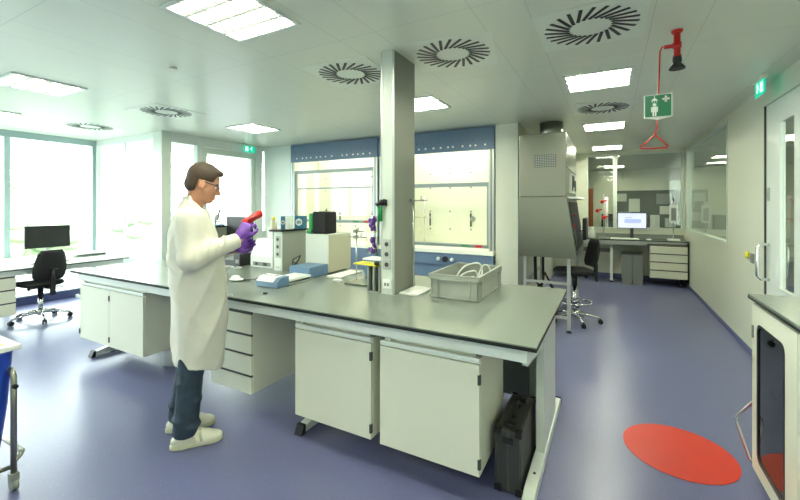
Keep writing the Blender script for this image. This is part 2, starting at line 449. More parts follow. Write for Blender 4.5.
def make_light(label, group):
    t = thing('ceiling_light', label, 'ceiling light', (0, 0, 0), 0, group)
    s = .265; mb = MB()
    for a in (-1, 1):
        mb.box(a * s - .012, a * s + .012, -s - .012, s + .012, -.012, 0); mb.box(-s, s, a * s - .012, a * s + .012, -.012, 0)
    obj('frame', mb, M_whiteb, t, local=True)
    obj('diffuser', MB().box(-s + .012, s - .012, -s + .012, s - .012, -.003, -.0005), M_refl, t, local=True)
    for i in range(4): obj('tube', MB().box(-s + .02, s - .02, -.2 + i * .1333 - .030, -.2 + i * .1333 + .030, -.006, -.0031), M_led, t, local=True)
    mb = MB()
    for i in range(1, 4): mb.box(-s + .012, s - .012, -s + i * s / 2 - .006, -s + i * s / 2 + .006, -.011, -.0062)
    for i in range(1, 12): mb.box(-s + i * s / 6 - .002, -s + i * s / 6 + .002, -s + .012, s - .012, -.012, -.0065)
    obj('louvre', mb, M_alu, t, local=True)
    return t


lights = [((-1.985, 1.575), 'largest square louvred ceiling light, at the top edge above the scientist'),
          ((-.10, 3.99), 'square louvred ceiling light before the small round diffuser, left of the safety shower'),
          ((-.08, 6.35), 'middle ceiling light of the row running to the far glazing'),
          ((-.06, 8.75), 'farthest and smallest ceiling light, just before the far glazing'),
          ((-1.90, 3.98), 'ceiling light partly hidden behind the grey media column'),
          ((-4.66, 4.05), 'small ceiling light above the glazed exit door'),
          ((-4.78, 1.62), 'long bright ceiling light at left above the cupboards end of the bench'),
          ((-6.75, 1.75), 'ceiling light cut by the left edge of the photo near the window')]
g0 = 'recessed square ceiling lights'
l0 = None
for (x, y), lb in lights:
    if l0 is None:
        l0 = make_light(lb, g0); l0.location = (x, y, H)
    else: dup(l0, (x, y, H), 0, lb)
for (x, y, lb) in [(-.10, 1.575, 'added unseen ceiling light just above the top edge of the photo, over the near bench end'), (-1.98, -.8, 'added unseen middle ceiling light behind the camera'), (-4.78, -.8, 'added unseen ceiling light behind the camera nearest the windows'), (-.10, -.8, 'added unseen ceiling light right above and behind the camera')]:
    dup(l0, (x, y, H), 0, lb, 'unseen ceiling lights added behind the camera')  # unseen fittings out of view, added for the room lighting
for (x, y, lb) in [(.1, 13.2, 'ceiling light seen through the far glazing above the orange door'), (2.6, 9.0, 'ceiling light behind the glass of the right wall'), (2.4, 11.6, 'ceiling light in the far right corner room beyond the glazing')]:
    dup(l0, (x, y, H), 0, lb, 'ceiling lights beyond the glass')


def make_diff(label):
    t = thing('ceiling_diffuser', label, 'air diffuser', (0, 0, 0), 0, 'round swirl air diffusers')
    obj('plate', MB().box(-.31, .31, -.31, .31, -.004, 0), M_ceil2, t, local=True)
    n = 24
    mb = MB()
    for i in range(n):
        a = 2 * PI * i / n; R = Matrix.Rotation(a, 4, 'Z') @ Matrix.Translation((.197, 0, 0)) @ Matrix.Rotation(math.radians(24), 4, 'Z')
        mb.box(-.085, .080, -.0105, .0105, -.0065, -.003, R=R)
    obj('slots', mb, M_black, t, local=True)
    return t


M_ceil2 = mat('diffuser_plate', (0.76, 0.82, 0.73), 0.35)
dl = [((-.113, 2.765), 'largest round swirl diffuser, nearest the safety shower'), ((-1.045, 2.77), 'round swirl diffuser right of the media column'),
      ((-1.985, 2.77), 'round swirl diffuser left of the media column'), ((-.08, 5.15), 'round swirl diffuser between two ceiling lights in the right aisle'),
      ((-4.78, 2.83), 'round swirl diffuser left of the exit door light'), ((-6.64, 2.83), 'smallest leftmost round diffuser near the corner window')]
d0 = None
for (x, y), lb in dl:
    if d0 is None: d0 = make_diff(lb); d0.location = (x, y, H)
    else: dup(d0, (x, y, H), random.uniform(0, .2), lb)
obj('smoke_detector', MB().lathe([(.02, -.012), (.03, -.008), (.03, 0)], (-3.2, 1.95, H)), M_white, label='tiny white sensor dot on the ceiling', cat='sensor')

# exit signs


def man_icon(mb, ox, oz, s, axis, y, m):
    # running figure from bars; axis 'y' lies in the y-z plane
    def seg(a, b, r):
        pa, pb = [(ox + p[0] * s, oz + p[1] * s) for p in (a, b)]
        if axis == 'x': mb.tube([(pa[0], y, pa[1]), (pb[0], y, pb[1])], r * s, 6, m=m)
        else: mb.tube([(y, pa[0], pa[1]), (y, pb[0], pb[1])], r * s, 6, m=m)
    seg((0, .1), (.05, .35), .08); seg((.0, .1), (.18, -.1), .05); seg((.18, -.1), (.12, -.35), .05); seg((0, .1), (-.15, -.05), .05)
    seg((-.15, -.05), (-.35, -.1), .05); seg((.05, .33), (.25, .2), .04); seg((.05, .33), (-.15, .2), .04)
    seg((.09, .46), (.1, .5), .08)


def exit_sign(x, y0, y1, z0, z1, label, side):
    t = thing('exit_sign', label, 'exit sign', (x, (y0 + y1) / 2, z0))
    obj('sign_panel', B(x - .006, x + .006, y0, y1, z0, z1, .002), M_exit, t)
    mb = MB(); hh = z1 - z0; man_icon(mb, y0 + .62 * (y1 - y0), z0 + .52 * hh, hh * .78, 'y', x + side * .008, 0)
    mb.box(x + side * .006, x + side * .009, y0 + .10 * (y1 - y0), y0 + .36 * (y1 - y0), z0 + .15 * hh, z0 + .85 * hh)
    obj('pictogram', mb, M_exitw, t)
    obj('bracket', B(x - .02, x + .02, y0 - .01, y1 + .01, z1, H - .001 if z1 > 2.64 else z1 + .02), M_white, t)
    return t


exit_sign(-5.98, 4.97, 5.23, 2.55, 2.67, 'green lit exit sign hanging above the glazed door at left', 1)
exit_sign(1.18, 4.48, 4.72, 2.54, 2.665, 'green lit exit sign hanging by the right wall above the white door', -1)

# safety shower
sh = thing('safety_shower', 'red ceiling safety shower with black head above the red floor circle', 'shower', (.384, 3.10, 2.44))
x, y = .384, 3.10
obj('pipe', MB().cyl((x, y, 2.52), (x, y, 2.69), .019, seg=16).lathe([(.028, 2.685), (.034, 2.70)], (x, y, 0)).cyl((x - .07, y, 2.605), (x, y, 2.605), .013).lathe([(.025, 2.588), (.025, 2.622)], (x, y, 0)).lathe([(.024, 2.52), (.024, 2.54)], (x, y, 0)), M_red, sh)
obj('shower_head', MB().lathe([(.024, 2.53), (.027, 2.50), (.022, 2.487), (.043, 2.462), (.046, 2.45)], (x, y, 0)), M_black, sh)
rx = .303
obj('pull_rod', MB().tube([(rx + .02, y, 2.605), (rx, y, 2.61), (rx - .012, y, 2.58), (rx - .03, y, 2.08), (rx - .04, y, 2.03)], .005).tube([(rx - .04, y, 2.03), (rx - .122, y, 1.952), (rx - .122, y, 1.942), (rx + .03, y, 1.938), (rx + .035, y, 1.948), (rx - .04, y, 2.03)], .0055), M_red, sh)
ss = thing('safety_sign', 'green emergency shower sign hanging on the red pull rod', 'sign', (rx - .02, 3.08, 2.13))
obj('sign_panel', MB().box(rx - .105, rx + .055, 3.083, 3.089, 2.14, 2.295).prism([(rx - .105, 2.142), (rx + .055, 2.142), (rx - .025, 2.125)], 'y', 3.083, 3.089), M_signw, ss)
obj('green_field', B(rx - .098, rx + .048, 3.080, 3.083, 2.147, 2.289), M_green, ss)
mb = MB()
fx = rx - .045
mb.lathe([(.001, 0), (.011, .001), (.011, .003), (.001, .004)], (0, 0, 0)).xf(Matrix.Translation((fx, 3.08, 2.226)) @ Matrix.Rotation(PI / 2, 4, 'X'))
mb.box(fx - .013, fx + .013, 3.077, 3.080, 2.178, 2.213); mb.box(fx - .011, fx - .002, 3.077, 3.08, 2.150, 2.18); mb.box(fx + .002, fx + .011, 3.077, 3.08, 2.150, 2.18)
mb.box(fx - .019, fx - .014, 3.077, 3.08, 2.178, 2.212); mb.box(fx + .014, fx + .019, 3.077, 3.08, 2.178, 2.212)
mb.prism([(fx - .02, 2.252), (fx + .02, 2.252), (fx + .006, 2.268), (fx - .006, 2.268)], 'y', 3.077, 3.08); mb.box(fx - .002, fx + .002, 3.077, 3.08, 2.268, 2.285)
for k in (-1, 0, 1): mb.box(fx + k * .012 - .001, fx + k * .012 + .001, 3.077, 3.08, 2.238, 2.25)
cx = rx + .018
mb.box(cx - .02, cx + .02, 3.077, 3.08, 2.252, 2.266); mb.box(cx - .007, cx + .007, 3.077, 3.08, 2.239, 2.279)
obj('pictogram', mb, M_signw, ss)
obj('floor_marking', MB().lathe([(.303, .0005), (.303, .003)], (.378, 3.01, 0), 64), M_redf, label='large red circle on the floor under the safety shower', cat='floor marking')

# ------------------------------------------------------------------ island bench
XA, XZ = -4.82, -.30
bn = thing('lab_bench', 'long island laboratory bench with grey worktop and white frame', 'bench', ((XA + XZ) / 2, 2.6, 0))
obj('worktop', B(XA, XZ, 1.88, 3.30, .8935, .90), M_top, bn)
obj('worktop_edge', MB().box(XA - .001, XZ + .001, 1.879, 3.301, .876, .8934), M_edge, bn)
mb = MB(); mb.box(XA + .05, XZ - .05, 1.925, 1.965, .80, .876, .004); mb.box(XA + .05, XZ - .05, 3.22, 3.26, .80, .876, .004)
mb.box(XZ - .09, XZ - .05, 1.97, 3.22, .80, .876); mb.box(XA + .05, XA + .09, 1.97, 3.22, .80, .876)
obj('frame_rail', mb, M_whiteb, bn)


def leg(x, up0, up1):
    mb = MB(); mb.prism([(2.03, 0.012), (3.29, .012), (3.29, .04), (3.2, .072), (2.14, .072), (2.03, .05)], 'x', x - .03, x + .03)
    mb.box(x - .025, x + .022, up0, up1, .07, .80, .003)
    mb.prism([(1.98, .80), (1.98, .765), (up0, .70), (up0, .80)], 'x', x - .015, x + .012)
    l = obj('leg', mb, M_whiteb, bn)
    obj('end_cap', MB().prism([(1.985, 0.0), (2.03, 0.0), (2.03, .065), (2.01, .06)], 'x', x - .031, x + .031).prism([(3.29, 0.0), (3.32, 0.0), (3.29, .05)], 'x', x - .031, x + .031), M_black, l)
    obj('foot_screw', MB().lathe([(.008, .073), (.008, .076)], (x, 2.25, 0), 10).cyl((x, 2.2, 0), (x, 2.2, .012), .02).cyl((x, 3.1, 0), (x, 3.1, .012), .02), M_black, l)


leg(-.37, 2.46, 3.0); leg(-1.86, 2.75, 3.0); leg(-4.68, 2.75, 3.0)


def cabinet(x0, x1, y0, y1, z0, z1, doors, label, hinge_right=True, name='under_bench_cabinet'):
    t = thing(name, label, 'cabinet', ((x0 + x1) / 2, (y0 + y1) / 2, z0))
    mb = MB(); mb.box(x0, x1, y0 + .02, y1, z0, z1, .002)
    obj('body', mb, M_white, t)
    obj('hanging_rail', MB().box(x0 + .03, x1 - .03, y0 + .03, y0 + .05, z1, z1 + .04).box(x0 + .03, x0 + .06, y0 + .012, y0 + .03, z1 - .02, z1 + .03), M_white, t)
    n = doors; wd_ = (x1 - x0) / n
    for i in range(n):
        a, b = x0 + i * wd_ + .0015, x0 + (i + 1) * wd_ - .0015
        d = obj('door', B(a, b, y0, y0 + .019, z0, z1 - .03, .0015), M_white, t)
        obj('grip_rail', B(a, b, y0 - .001, y0 + .019, z1 - .022, z1 + .004, .004), M_whiteb, d)
        hx = b if hinge_right else a
        obj('hinge', MB().box(hx - .008, hx + .006, y0 - .006, y0 + .012, z1 - .13, z1 - .08).box(hx - .008, hx + .006, y0 - .006, y0 + .012, z0 + .04, z0 + .09), M_gap, d)
    return t


cabinet(-4.79, -3.645, 1.95, 2.45, .205, .77, 2, 'white double door cabinet hung at the window end of the bench', False)
cabinet(-1.85, -1.25, 1.95, 2.45, .165, .765, 1, 'white single door cabinet hung left of its twin, beside the knee space')
cabinet(-1.19, -.59, 1.95, 2.45, .16, .765, 1, 'white single door cabinet hung beside the black case')


def drawer_unit(x0, x1, y0, y1, z0, z1, n, label, face='y', hs=None):
    t = thing('drawer_unit', label, 'drawer unit', ((x0 + x1) / 2, (y0 + y1) / 2, z0))
    if face == 'y': obj('body', B(x0, x1, y0 + .02, y1, z0, z1, .002), M_white, t)
    else: obj('body', B(x0, x1 - .02, y0, y1, z0, z1, .002), M_white, t)
    hs = hs or [1 / n] * n; z = z1
    for k in range(n):
        h = hs[k] * (z1 - z0); a, b = z - h + .001, z - .018
        if face == 'y':
            d = obj('drawer', B(x0, x1, y0, y0 + .018, a, b, .002), M_white, t)
            obj('grip', B(x0 + .004, x1 - .004, y0 + .008, y0 + .019, b, z - .001), M_gap, d)
        else:
            d = obj('drawer', B(x1 - .018, x1, y0, y1, a, b, .002), M_white, t)
            obj('grip', B(x1 - .019, x1 - .008, y0 + .004, y1 - .004, b, z - .001), M_gap, d)
        z -= h
    return t


drawer_unit(-2.72, -2.27, 1.95, 2.50, .195, .785, 4, 'white four drawer unit under the bench beside the scientist', hs=[.27, .24, .26, .23])
# back-side units of the island
obj('back_panel_cabinet', B(-1.18, -.53, 2.98, 3.2, .13, .78, .003), mat('slate_grey_panel', (.30, .33, .30), .5), label='dark grey cabinet hung at the far side of the bench', cat='cabinet')
obj('white_upright', B(-.528, -.47, 2.99, 3.05, .13, .79, .003), M_white, bn)
obj('waste_bucket', MB().lathe([(.10, 0), (.115, .155), (.12, .165), (.12, .17)], (-3.80, 2.33, .0)).lathe([(.122, .171), (.122, .182), (.11, .187)], (-3.80, 2.33, 0), m=1), [M_signw, M_red], label='low white bucket with red lid on the floor below the double door cabinet', cat='bucket')

# media column and posts
cl = thing('media_column', 'tall grey media column standing on the bench up to the ceiling', 'column', (-1.45, 2.66, .90))
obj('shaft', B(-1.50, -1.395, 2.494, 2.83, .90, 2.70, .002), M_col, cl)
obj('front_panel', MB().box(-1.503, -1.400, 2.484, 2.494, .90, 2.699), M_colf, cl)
obj('edge_profile', MB().box(-1.408, -1.3925, 2.482, 2.496, .90, 2.699).box(-1.505, -1.494, 2.482, 2.496, .9, 2.699), M_alu, cl)


def sockets(par, x, y, zs, pl=None):
    for z in zs:
        s_ = obj('socket', MB().box(x - .032, x + .032, y - .007, y, z - .036, z + .036, .003).lathe([(.024, 0), (.024, .003)], (0, 0, 0), 20, m=0), M_lgrey, par) if False else obj('socket', B(x - .033, x + .033, y - .007, y, z - .036, z + .036, .003), M_lgrey, par)
        m2 = MB().lathe([(.0165, 0), (.0165, .0025)], (0, 0, 0), 20); m2.xf(Matrix.Translation((x, y - .007, z)) @ Matrix.Rotation(PI / 2, 4, 'X'))
        obj('socket_hole', m2, M_dgrey, s_)
    if pl:
        z0, z1 = pl
        s_ = obj('data_socket', B(x - .033, x + .033, y - .008, y, z0, z1, .003), M_signw, par)
        obj('socket_hole', MB().box(x - .02, x - .004, y - .009, y - .0075, z0 + .02, z1 - .025).box(x + .004, x + .02, y - .009, y - .0075, z0 + .02, z1 - .025), M_grey, s_)


sockets(cl, -1.452, 2.484, [1.27, 1.196, 1.12], (.943, 1.01))


def post(x0, x1, label):
    t = thing('media_post', label, 'socket post', ((x0 + x1) / 2, 3.04, .9))
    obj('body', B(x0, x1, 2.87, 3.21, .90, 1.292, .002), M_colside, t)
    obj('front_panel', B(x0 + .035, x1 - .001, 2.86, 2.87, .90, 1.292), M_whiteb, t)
    obj('shelf', B(x0 - .01, x1 + .015, 2.83, 3.24, 1.292, 1.308, .002), M_edge, t)
    sockets(t, (x0 + x1) / 2 + .02, 2.86, [1.215, 1.14, 1.065], (.91, .965))
    return t


post(-3.03, -2.89, 'low grey socket post with dark shelf on the bench under two blue boxes')
post(-4.27, -4.13, 'low grey socket post under the microscope, behind the scientist')

# things on the shelf of the middle post
bt = thing('reagent_bottle', 'beige bottle with yellow cap left of the blue boxes', 'bottle', (-3.03, 2.90, 1.308))
obj('body', MB().lathe([(.032, 1.308), (.034, 1.32), (.034, 1.385), (.014, 1.405), (.014, 1.41)], (-3.02, 2.875, 0), 16), mat('beige_bottle', (.6, .58, .42), .4), bt)
obj('cap', MB().lathe([(.017, 1.41), (.017, 1.44)], (-3.02, 2.875, 0), 16), M_yellow, bt)


def carton(x, y, label, rot, split):
    t = thing('glove_carton', label, 'box', (x, y, 1.308), rot, 'blue and white cartons on the post shelf')
    obj('body', MB().box(-.05, .05, -.045, .045, 0, .135, .002), mat('carton_blue', (.03, .17, .30), .5), t, local=True)
    if split: obj('white_panel', MB().box(.002, .0505, -.0465, .0465, .001, .134), M_signw, t, local=True)
    ex_ = -.025 if split else 0.0; er = .021 if split else .038
    m3 = MB().lathe([(er, 0), (er, .002)], (0, 0, 0), 24); m3.xf(Matrix.Translation((ex_, -.0455, .07)) @ Matrix.Rotation(PI / 2, 4, 'X'))
    r = obj('round_emblem', m3, M_signw, t, local=True)
    m4 = MB()
    for k in range(3): m4.box(ex_ - er * .55 + k * er * .42, ex_ - er * .35 + k * er * .42, -.0495, -.0475, .07 - er * .5, .07 + er * .5)
    m4.box(ex_ - er * .7, ex_ + er * .7, -.0495, -.0475, .067, .073)
    obj('emblem_mark', m4, M_hood, r, local=True)


carton(-2.975, 3.02, 'half blue half white carton standing next to the beige bottle', 0.3, True); carton(-2.925, 3.17, 'blue carton with round white emblem facing front, right end of shelf', 0.3, False)

# microscope on the left post
ms = thing('microscope', 'small microscope standing on the post shelf beside the scientist', 'microscope', (-4.13, 3.10, 1.308))
x, y, z = -4.20, 3.10, 1.308
obj('base', MB().box(x - .05, x + .07, y - .05, y + .05, z, z + .02, .005), M_dblue, ms)
obj('arm', MB().tube([(x - .03, y, z + .02), (x - .04, y, z + .08), (x - .015, y, z + .13), (x + .02, y, z + .13)], .012), M_lgrey, ms)
obj('stage', B(x - .02, x + .05, y - .03, y + .03, z + .05, z + .06), M_dgrey, ms)
obj('tube', MB().cyl((x + .0, y, z + .07), (x + .03, y, z + .15), .014), M_lgrey, ms)
obj('eyepiece', MB().cyl((x + .03, y, z + .15), (x + .052, y, z + .20), .012), M_black, ms)

# monitor seen from behind + black device + white instrument


def monitor(loc, rot, label, w_, h_, zc, screen, group=None):
    t = thing('monitor', label, 'monitor', loc, rot, group)
    obj('bezel', MB().box(-w_ / 2, w_ / 2, -.015, .02, zc - h_ / 2, zc + h_ / 2, .004), M_black, t, local=True)
    sn = obj('screen', MB().box(-w_ / 2 + .015, w_ / 2 - .015, -.017, -.0151, zc - h_ / 2 + .015, zc + h_ / 2 - .015), screen, t, local=True)
    obj('stand', MB().box(-.03, .03, .0, .03, .012, zc, .004).box(-.12, .12, -.08, .10, 0, .014, .004), M_dgrey if screen is M_screen else M_lgrey, t, local=True)
    return t, sn


t, sn = monitor((-3.86, 3.15, .90), math.radians(180), 'black monitor seen from behind past the purple gloves', .42, .37, .335, M_black)
pd = thing('power_unit', 'black electronic unit with white panel on the bench under the purple gloves', 'device', (-3.55, 3.0, .9))
obj('housing', B(-3.80, -3.50, 2.86, 3.02, .90, 1.03, .006), M_black, pd)
obj('front_plate', MB().box(-3.76, -3.60, 2.856, 2.861, .96, 1.01).box(-3.57, -3.52, 2.856, 2.861, .93, .97), M_grey, pd)
random.seed(3)
obj('cable', MB().tube([(-3.62 + .10 * math.cos(a * .9) + a * .02, 2.76 + .04 * math.sin(a * 1.7), .906) for a in np.linspace(0, 9, 40)], .0045, 6), M_signw, label='white cable coiled on the bench before the black unit', cat='cable')
wi = thing('balance', 'white bench instrument with hood and connectors left of the socket post', 'instrument', (-3.3, 3.0, .9))
obj('housing', MB().prism([(2.93, .9), (3.2, .9), (3.2, 1.19), (3.02, 1.19), (2.93, 1.02)], 'x', -3.42, -3.06), M_signw, wi)
obj('tower', MB().box(-3.30, -3.07, 3.05, 3.22, 1.19, 1.32, .006), M_whiteb, wi)
obj('connector_strip', MB().box(-3.38, -3.12, 2.925, 2.93, .915, .955), M_grey, wi)
obj('port', MB().box(-3.34, -3.31, 2.92, 2.926, .92, .95).box(-3.22, -3.17, 2.92, 2.926, .92, .95), M_black, wi)
obj('display', MB().box(-3.36, -3.22, 3.011, 3.02, 1.11, 1.17), M_lgrey, wi)

# shaker / gel device
sk = thing('rocking_shaker', 'blue and white flat shaker with two blue ends on the bench', 'lab device', (-2.44, 2.6, .9))
mb = MB(); mb.prism([(2.23, .905), (2.36, .905), (2.36, .982), (2.27, .975), (2.235, .945)], 'x', -2.545, -2.305)
obj('control_box', mb, M_dblue, sk)
cp = obj('control_panel', MB().prism([(2.2310, .9452), (2.267, .9768), (2.35, .9830), (2.35, .9850), (2.265, .9795), (2.229, .9475)], 'x', -2.535, -2.35), M_signw, sk)
obj('button', MB().box(-2.52, -2.49, 2.30, 2.33, .979, .985).box(-2.47, -2.44, 2.30, 2.33, .979, .985).box(-2.42, -2.38, 2.31, 2.34, .979, .986), M_grey, cp)
obj('platform', B(-2.53, -2.335, 2.362, 2.66, .925, .945, .002), M_signw, sk)
obj('rail', MB().box(-2.32, -2.31, 2.362, 2.66, .905, .915), M_alu, sk)
obj('rear_box', B(-2.60, -2.36, 2.665, 2.925, .905, 1.0, .006), M_dblue, sk)
obj('foot', MB().box(-2.54, -2.31, 2.25, 2.27, .90, .905).box(-2.56, -2.36, 2.89, 2.91, .9, .905), M_black, sk)
obj('cable', MB().tube([(-2.60, 2.80, .905), (-2.68, 2.78, .93), (-2.72, 2.84, 1.03), (-2.70, 2.92, 1.06), (-2.76, 2.95, 1.0), (-2.82, 2.9, .906)], .006, 8).tube([(-2.66, 2.76, .906), (-2.7, 2.8, .95), (-2.74, 2.86, 1.0), (-2.7, 2.9, .97), (-2.65, 2.9, .906)], .005, 8), M_black, label='black cable looped between the socket post and the beige box', cat='cable')
obj('cable', MB().tube([(-2.56, 2.34, .945), (-2.62, 2.36, .95), (-2.72, 2.38, .915), (-2.80, 2.36, .905), (-2.86, 2.33, .905)], .004, 8), M_black, label='thin black cable leaving the left side of the shaker', cat='cable')
obj('plastic_bag', MB().sph((-2.86, 2.30, .915), (.07, .05, .013), sub=3).sph((-2.92, 2.34, .92), (.04, .04, .018), sub=2), M_signw, label='crumpled white plastic sheet on the bench left of the shaker', cat='plastic sheet')
obj('paper_sheet', B(-3.05, -2.72, 2.05, 2.10, .9005, .903), M_paper, label='white strip of paper at the bench edge before the scientist', cat='paper')
obj('pen_cap', MB().cyl((-2.27, 2.06, .906), (-2.24, 2.07, .906), .006), M_black, label='tiny black cap lying before the shaker', cat='pen cap')

# beige box with black/green device
bx = thing('beige_instrument', 'large beige cuboid instrument behind the shaker', 'instrument', (-2.47, 3.1, .9))
obj('housing', B(-2.65, -2.365, 2.94, 3.30, .912, 1.275, .004), [M_cream], bx)
obj('side_panel', B(-2.366, -2.360, 2.945, 3.295, .915, 1.272), M_beige, bx)
obj('foot', MB().box(-2.63, -2.39, 2.97, 3.0, .90, .912).box(-2.63, -2.39, 3.23, 3.26, .9, .912), M_black, bx)
bg_ = thing('camera_hood', 'black box with green side standing on the beige instrument', 'device', (-2.5, 3.1, 1.275))
obj('shell', B(-2.61, -2.435, 2.99, 3.16, 1.275, 1.495, .018), M_blackf, bg_)
obj('green_side', B(-2.655, -2.605, 2.985, 3.17, 1.28, 1.475, .014), M_green2, bg_)
obj('antenna', MB().cyl((-2.5, 3.08, 1.49), (-2.5, 3.08, 1.525), .004), M_black, bg_)
obj('green_pad', B(-2.665, -2.60, 2.96, 2.985, 1.276, 1.31, .006), M_green2, bg_)

obj('white_tray', MB().box(-2.28, -2.13, 2.80, 3.17, .90, .915, .003), M_paper, label='flat white tray on the bench right of the beige instrument', cat='tray')
obj('white_slab', MB().box(-2.13, -2.05, 2.70, 2.745, .90, .912, .003), M_paper, label='small flat white piece before the white tray', cat='slab')
bl = thing('blue_tub', 'blue tub behind the laboratory stand at the bench back', 'tub', (-1.95, 3.16, .9))
obj('body', MB().prism([(-2.05, .9), (-1.86, .9), (-1.84, 1.04), (-2.07, 1.04)], 'y', 3.09, 3.25), M_dblue, bl)
obj('lid', B(-2.075, -1.835, 3.085, 3.255, 1.04, 1.055, .003), M_paper, bl)
obj('jar', MB().lathe([(.035, .9), (.038, .91), (.038, 1.0), (.03, 1.01)], (-1.83, 3.0, 0), 16), M_paper, label='small white jar standing before the blue tub', cat='jar')


def stand(x0, x1, y0, y1, rod, zt, label, mtl, cl_):
    t = thing('laboratory_stand', label, 'stand', ((x0 + x1) / 2, (y0 + y1) / 2, .9))
    obj('base', B(x0, x1, y0, y1, .90, .915, .003), mtl, t)
    obj('rod', MB().cyl((rod[0], rod[1], .91), (rod[0], rod[1], zt), .006, seg=10), M_chrome, t)
    for (z, dx0, dx1) in cl_:
        c = MB(); c.cyl((rod[0] + dx0, rod[1] - .02, z), (rod[0] + dx1, rod[1] - .02, z), .005, seg=8); c.box(rod[0] - .014, rod[0] + .014, rod[1] - .035, rod[1] + .012, z - .013, z + .013, .003)
        e = rod[0] + dx1
        c.tube([(e, rod[1] - .02, z), (e + .02, rod[1] - .045, z + .004), (e + .05, rod[1] - .045, z + .002)], .005, 6); c.tube([(e, rod[1] - .02, z), (e + .02, rod[1] + .005, z - .004), (e + .05, rod[1] + .005, z)], .005, 6)
        c.cyl((e + .01, rod[1] - .02, z), (e + .01, rod[1] - .02, z + .035), .004, seg=8)
        obj('clamp', c, M_clamp, t)
    return t


stand(-1.375, -1.215, 2.53, 2.80, (-1.365, 2.74), 1.62, 'steel stand with white base plate right of the media column', M_paper, [(1.595, -.02, .07)])
stand(-1.95, -1.73, 2.62, 2.86, (-1.93, 2.78), 1.36, 'steel stand with grey base left of the media column', M_steel, [(1.285, -.07, .05), (1.335, -.02, .02)])
# drying rack with yellow tray
rk = thing('gel_rack', 'upright rack with sloping yellow top against the media column', 'rack', (-1.6, 2.55, .9))
mb = MB(); mb.box(-1.635, -1.625, 2.50, 2.60, .90, 1.09); mb.box(-1.535, -1.525, 2.50, 2.60, .90, 1.09); mb.box(-1.635, -1.525, 2.59, 2.60, .90, 1.09)
mb.box(-1.635, -1.525, 2.50, 2.60, .90, .906); mb.box(-1.586, -1.574, 2.50, 2.60, .906, 1.09)
obj('frame', mb, M_alu, rk)
obj('black_rod', MB().cyl((-1.605, 2.505, .907), (-1.605, 2.505, 1.09), .0045).cyl((-1.552, 2.505, .907), (-1.552, 2.505, 1.09), .0045), M_black, rk)
obj('yellow_tray', MB().prism([(-1.745, 1.105), (-1.54, 1.100), (-1.54, 1.108), (-1.745, 1.113)], 'y', 2.47, 2.60), M_yellow, rk)
obj('black_knob', MB().sph((-1.545, 2.49, 1.12), (.024, .02, .02)), M_black, rk)


def glove_bunch(z, label):
    t = thing('glove_bunch', label, 'gloves', (-1.652, 2.60, z), 0, 'purple glove bunches beside the column')
    mb = MB(); random.seed(int(z * 100))
    for i in range(22):
        a = random.uniform(-.02, .02); c = random.uniform(-.055, .055)
        mb.sph((a, random.uniform(-.02, .02), .065 + c), (.013, .012, .018), sub=1)
    obj('gloves', mb, M_purple, t, local=True)
    mb = MB(); mb.box(-.042, -.039, -.035, .035, 0, .13); mb.box(.039, .042, -.035, .035, 0, .13); mb.box(-.042, .042, .033, .036, 0, .13); mb.box(-.042, .05, -.035, .035, -.003, 0)
    obj('holder', mb, M_clear, t, local=True)


glove_bunch(1.345, 'upper bunch of purple gloves in clear holder beside the column'); glove_bunch(1.18, 'lower bunch of purple gloves in clear holder above the yellow tray')
pg = thing('pipette_controller', 'green and black pipette controller hung on the media column', 'pipette', (-1.5, 2.45, 1.43))
obj('handle', MB().tube([(-1.492, 2.455, 1.44), (-1.497, 2.455, 1.55)], .0175, 12), M_green2, pg)
obj('head', MB().tube([(-1.525, 2.455, 1.562), (-1.455, 2.455, 1.592)], .015, 10).box(-1.50, -1.45, 2.463, 2.483, 1.555, 1.60), M_black, pg)

# grey crate with tubing
cr = thing('crate', 'open grey plastic crate full of tubing on the bench corner', 'crate', (-.97, 2.87, .9))
x0, x1, y0, y1 = -1.152, -.775, 2.555, 3.17; z0, z1 = .903, 1.065
mb = MB()
mb.box(x0 + .012, x1 - .012, y0 + .012, y1 - .012, z0, z0 + .006)
for (a, b, c, d) in ((x0 + .012, x1 - .012, y0 + .012, y0 + .018), (x0 + .012, x1 - .012, y1 - .018, y1 - .012), (x0 + .012, x0 + .018, y0 + .012, y1 - .012), (x1 - .018, x1 - .012, y0 + .012, y1 - .012)):
    mb.box(a, b, c, d, z0, z1)
obj('body', mb, M_crate, cr)
mb = MB()
for (a, b, c, d) in ((x0, x1, y0, y0 + .02), (x0, x1, y1 - .02, y1), (x0, x0 + .02, y0 + .02, y1 - .02), (x1 - .02, x1, y0 + .02, y1 - .02)):
    mb.box(a, b, c, d, z1 - .004, z1 + .004, .001); 
mb.box(x0, x1, y0, y0 + .004, z1 - .03, z1); mb.box(x0, x1, y1 - .004, y1, z1 - .03, z1); mb.box(x0, x0 + .004, y0, y1, z1 - .03, z1); mb.box(x1 - .004, x1, y0, y1, z1 - .03, z1)
obj('rim', mb, M_crate, cr)
mb = MB()
for xx in (x0 + .02, x0 + .07, x1 - .07, x1 - .02): mb.box(xx - .004, xx + .004, y0 + .002, y0 + .012, z0, z1 - .03)
for yy in (y0 + .02, y0 + .07, y1 - .07, y1 - .02): mb.box(x1 - .012, x1 - .002, yy - .004, yy + .004, z0, z1 - .03)
mb.box(x0 + .10, x1 - .10, y0 - .006, y0 + .01, z1 - .035, z1 - .028); mb.box(x0 + .006, x1 - .006, y0 + .006, y0 + .012, z0, z0 + .01)
mb.box(x1 - .012, x1 - .006, y0 + .006, y1 - .006, z0, z0 + .01)
obj('rib', mb, M_crate, cr)
obj('foot', MB().box(x0 + .03, x1 - .03, y0 + .03, y1 - .03, .90, .903), M_crate, cr)
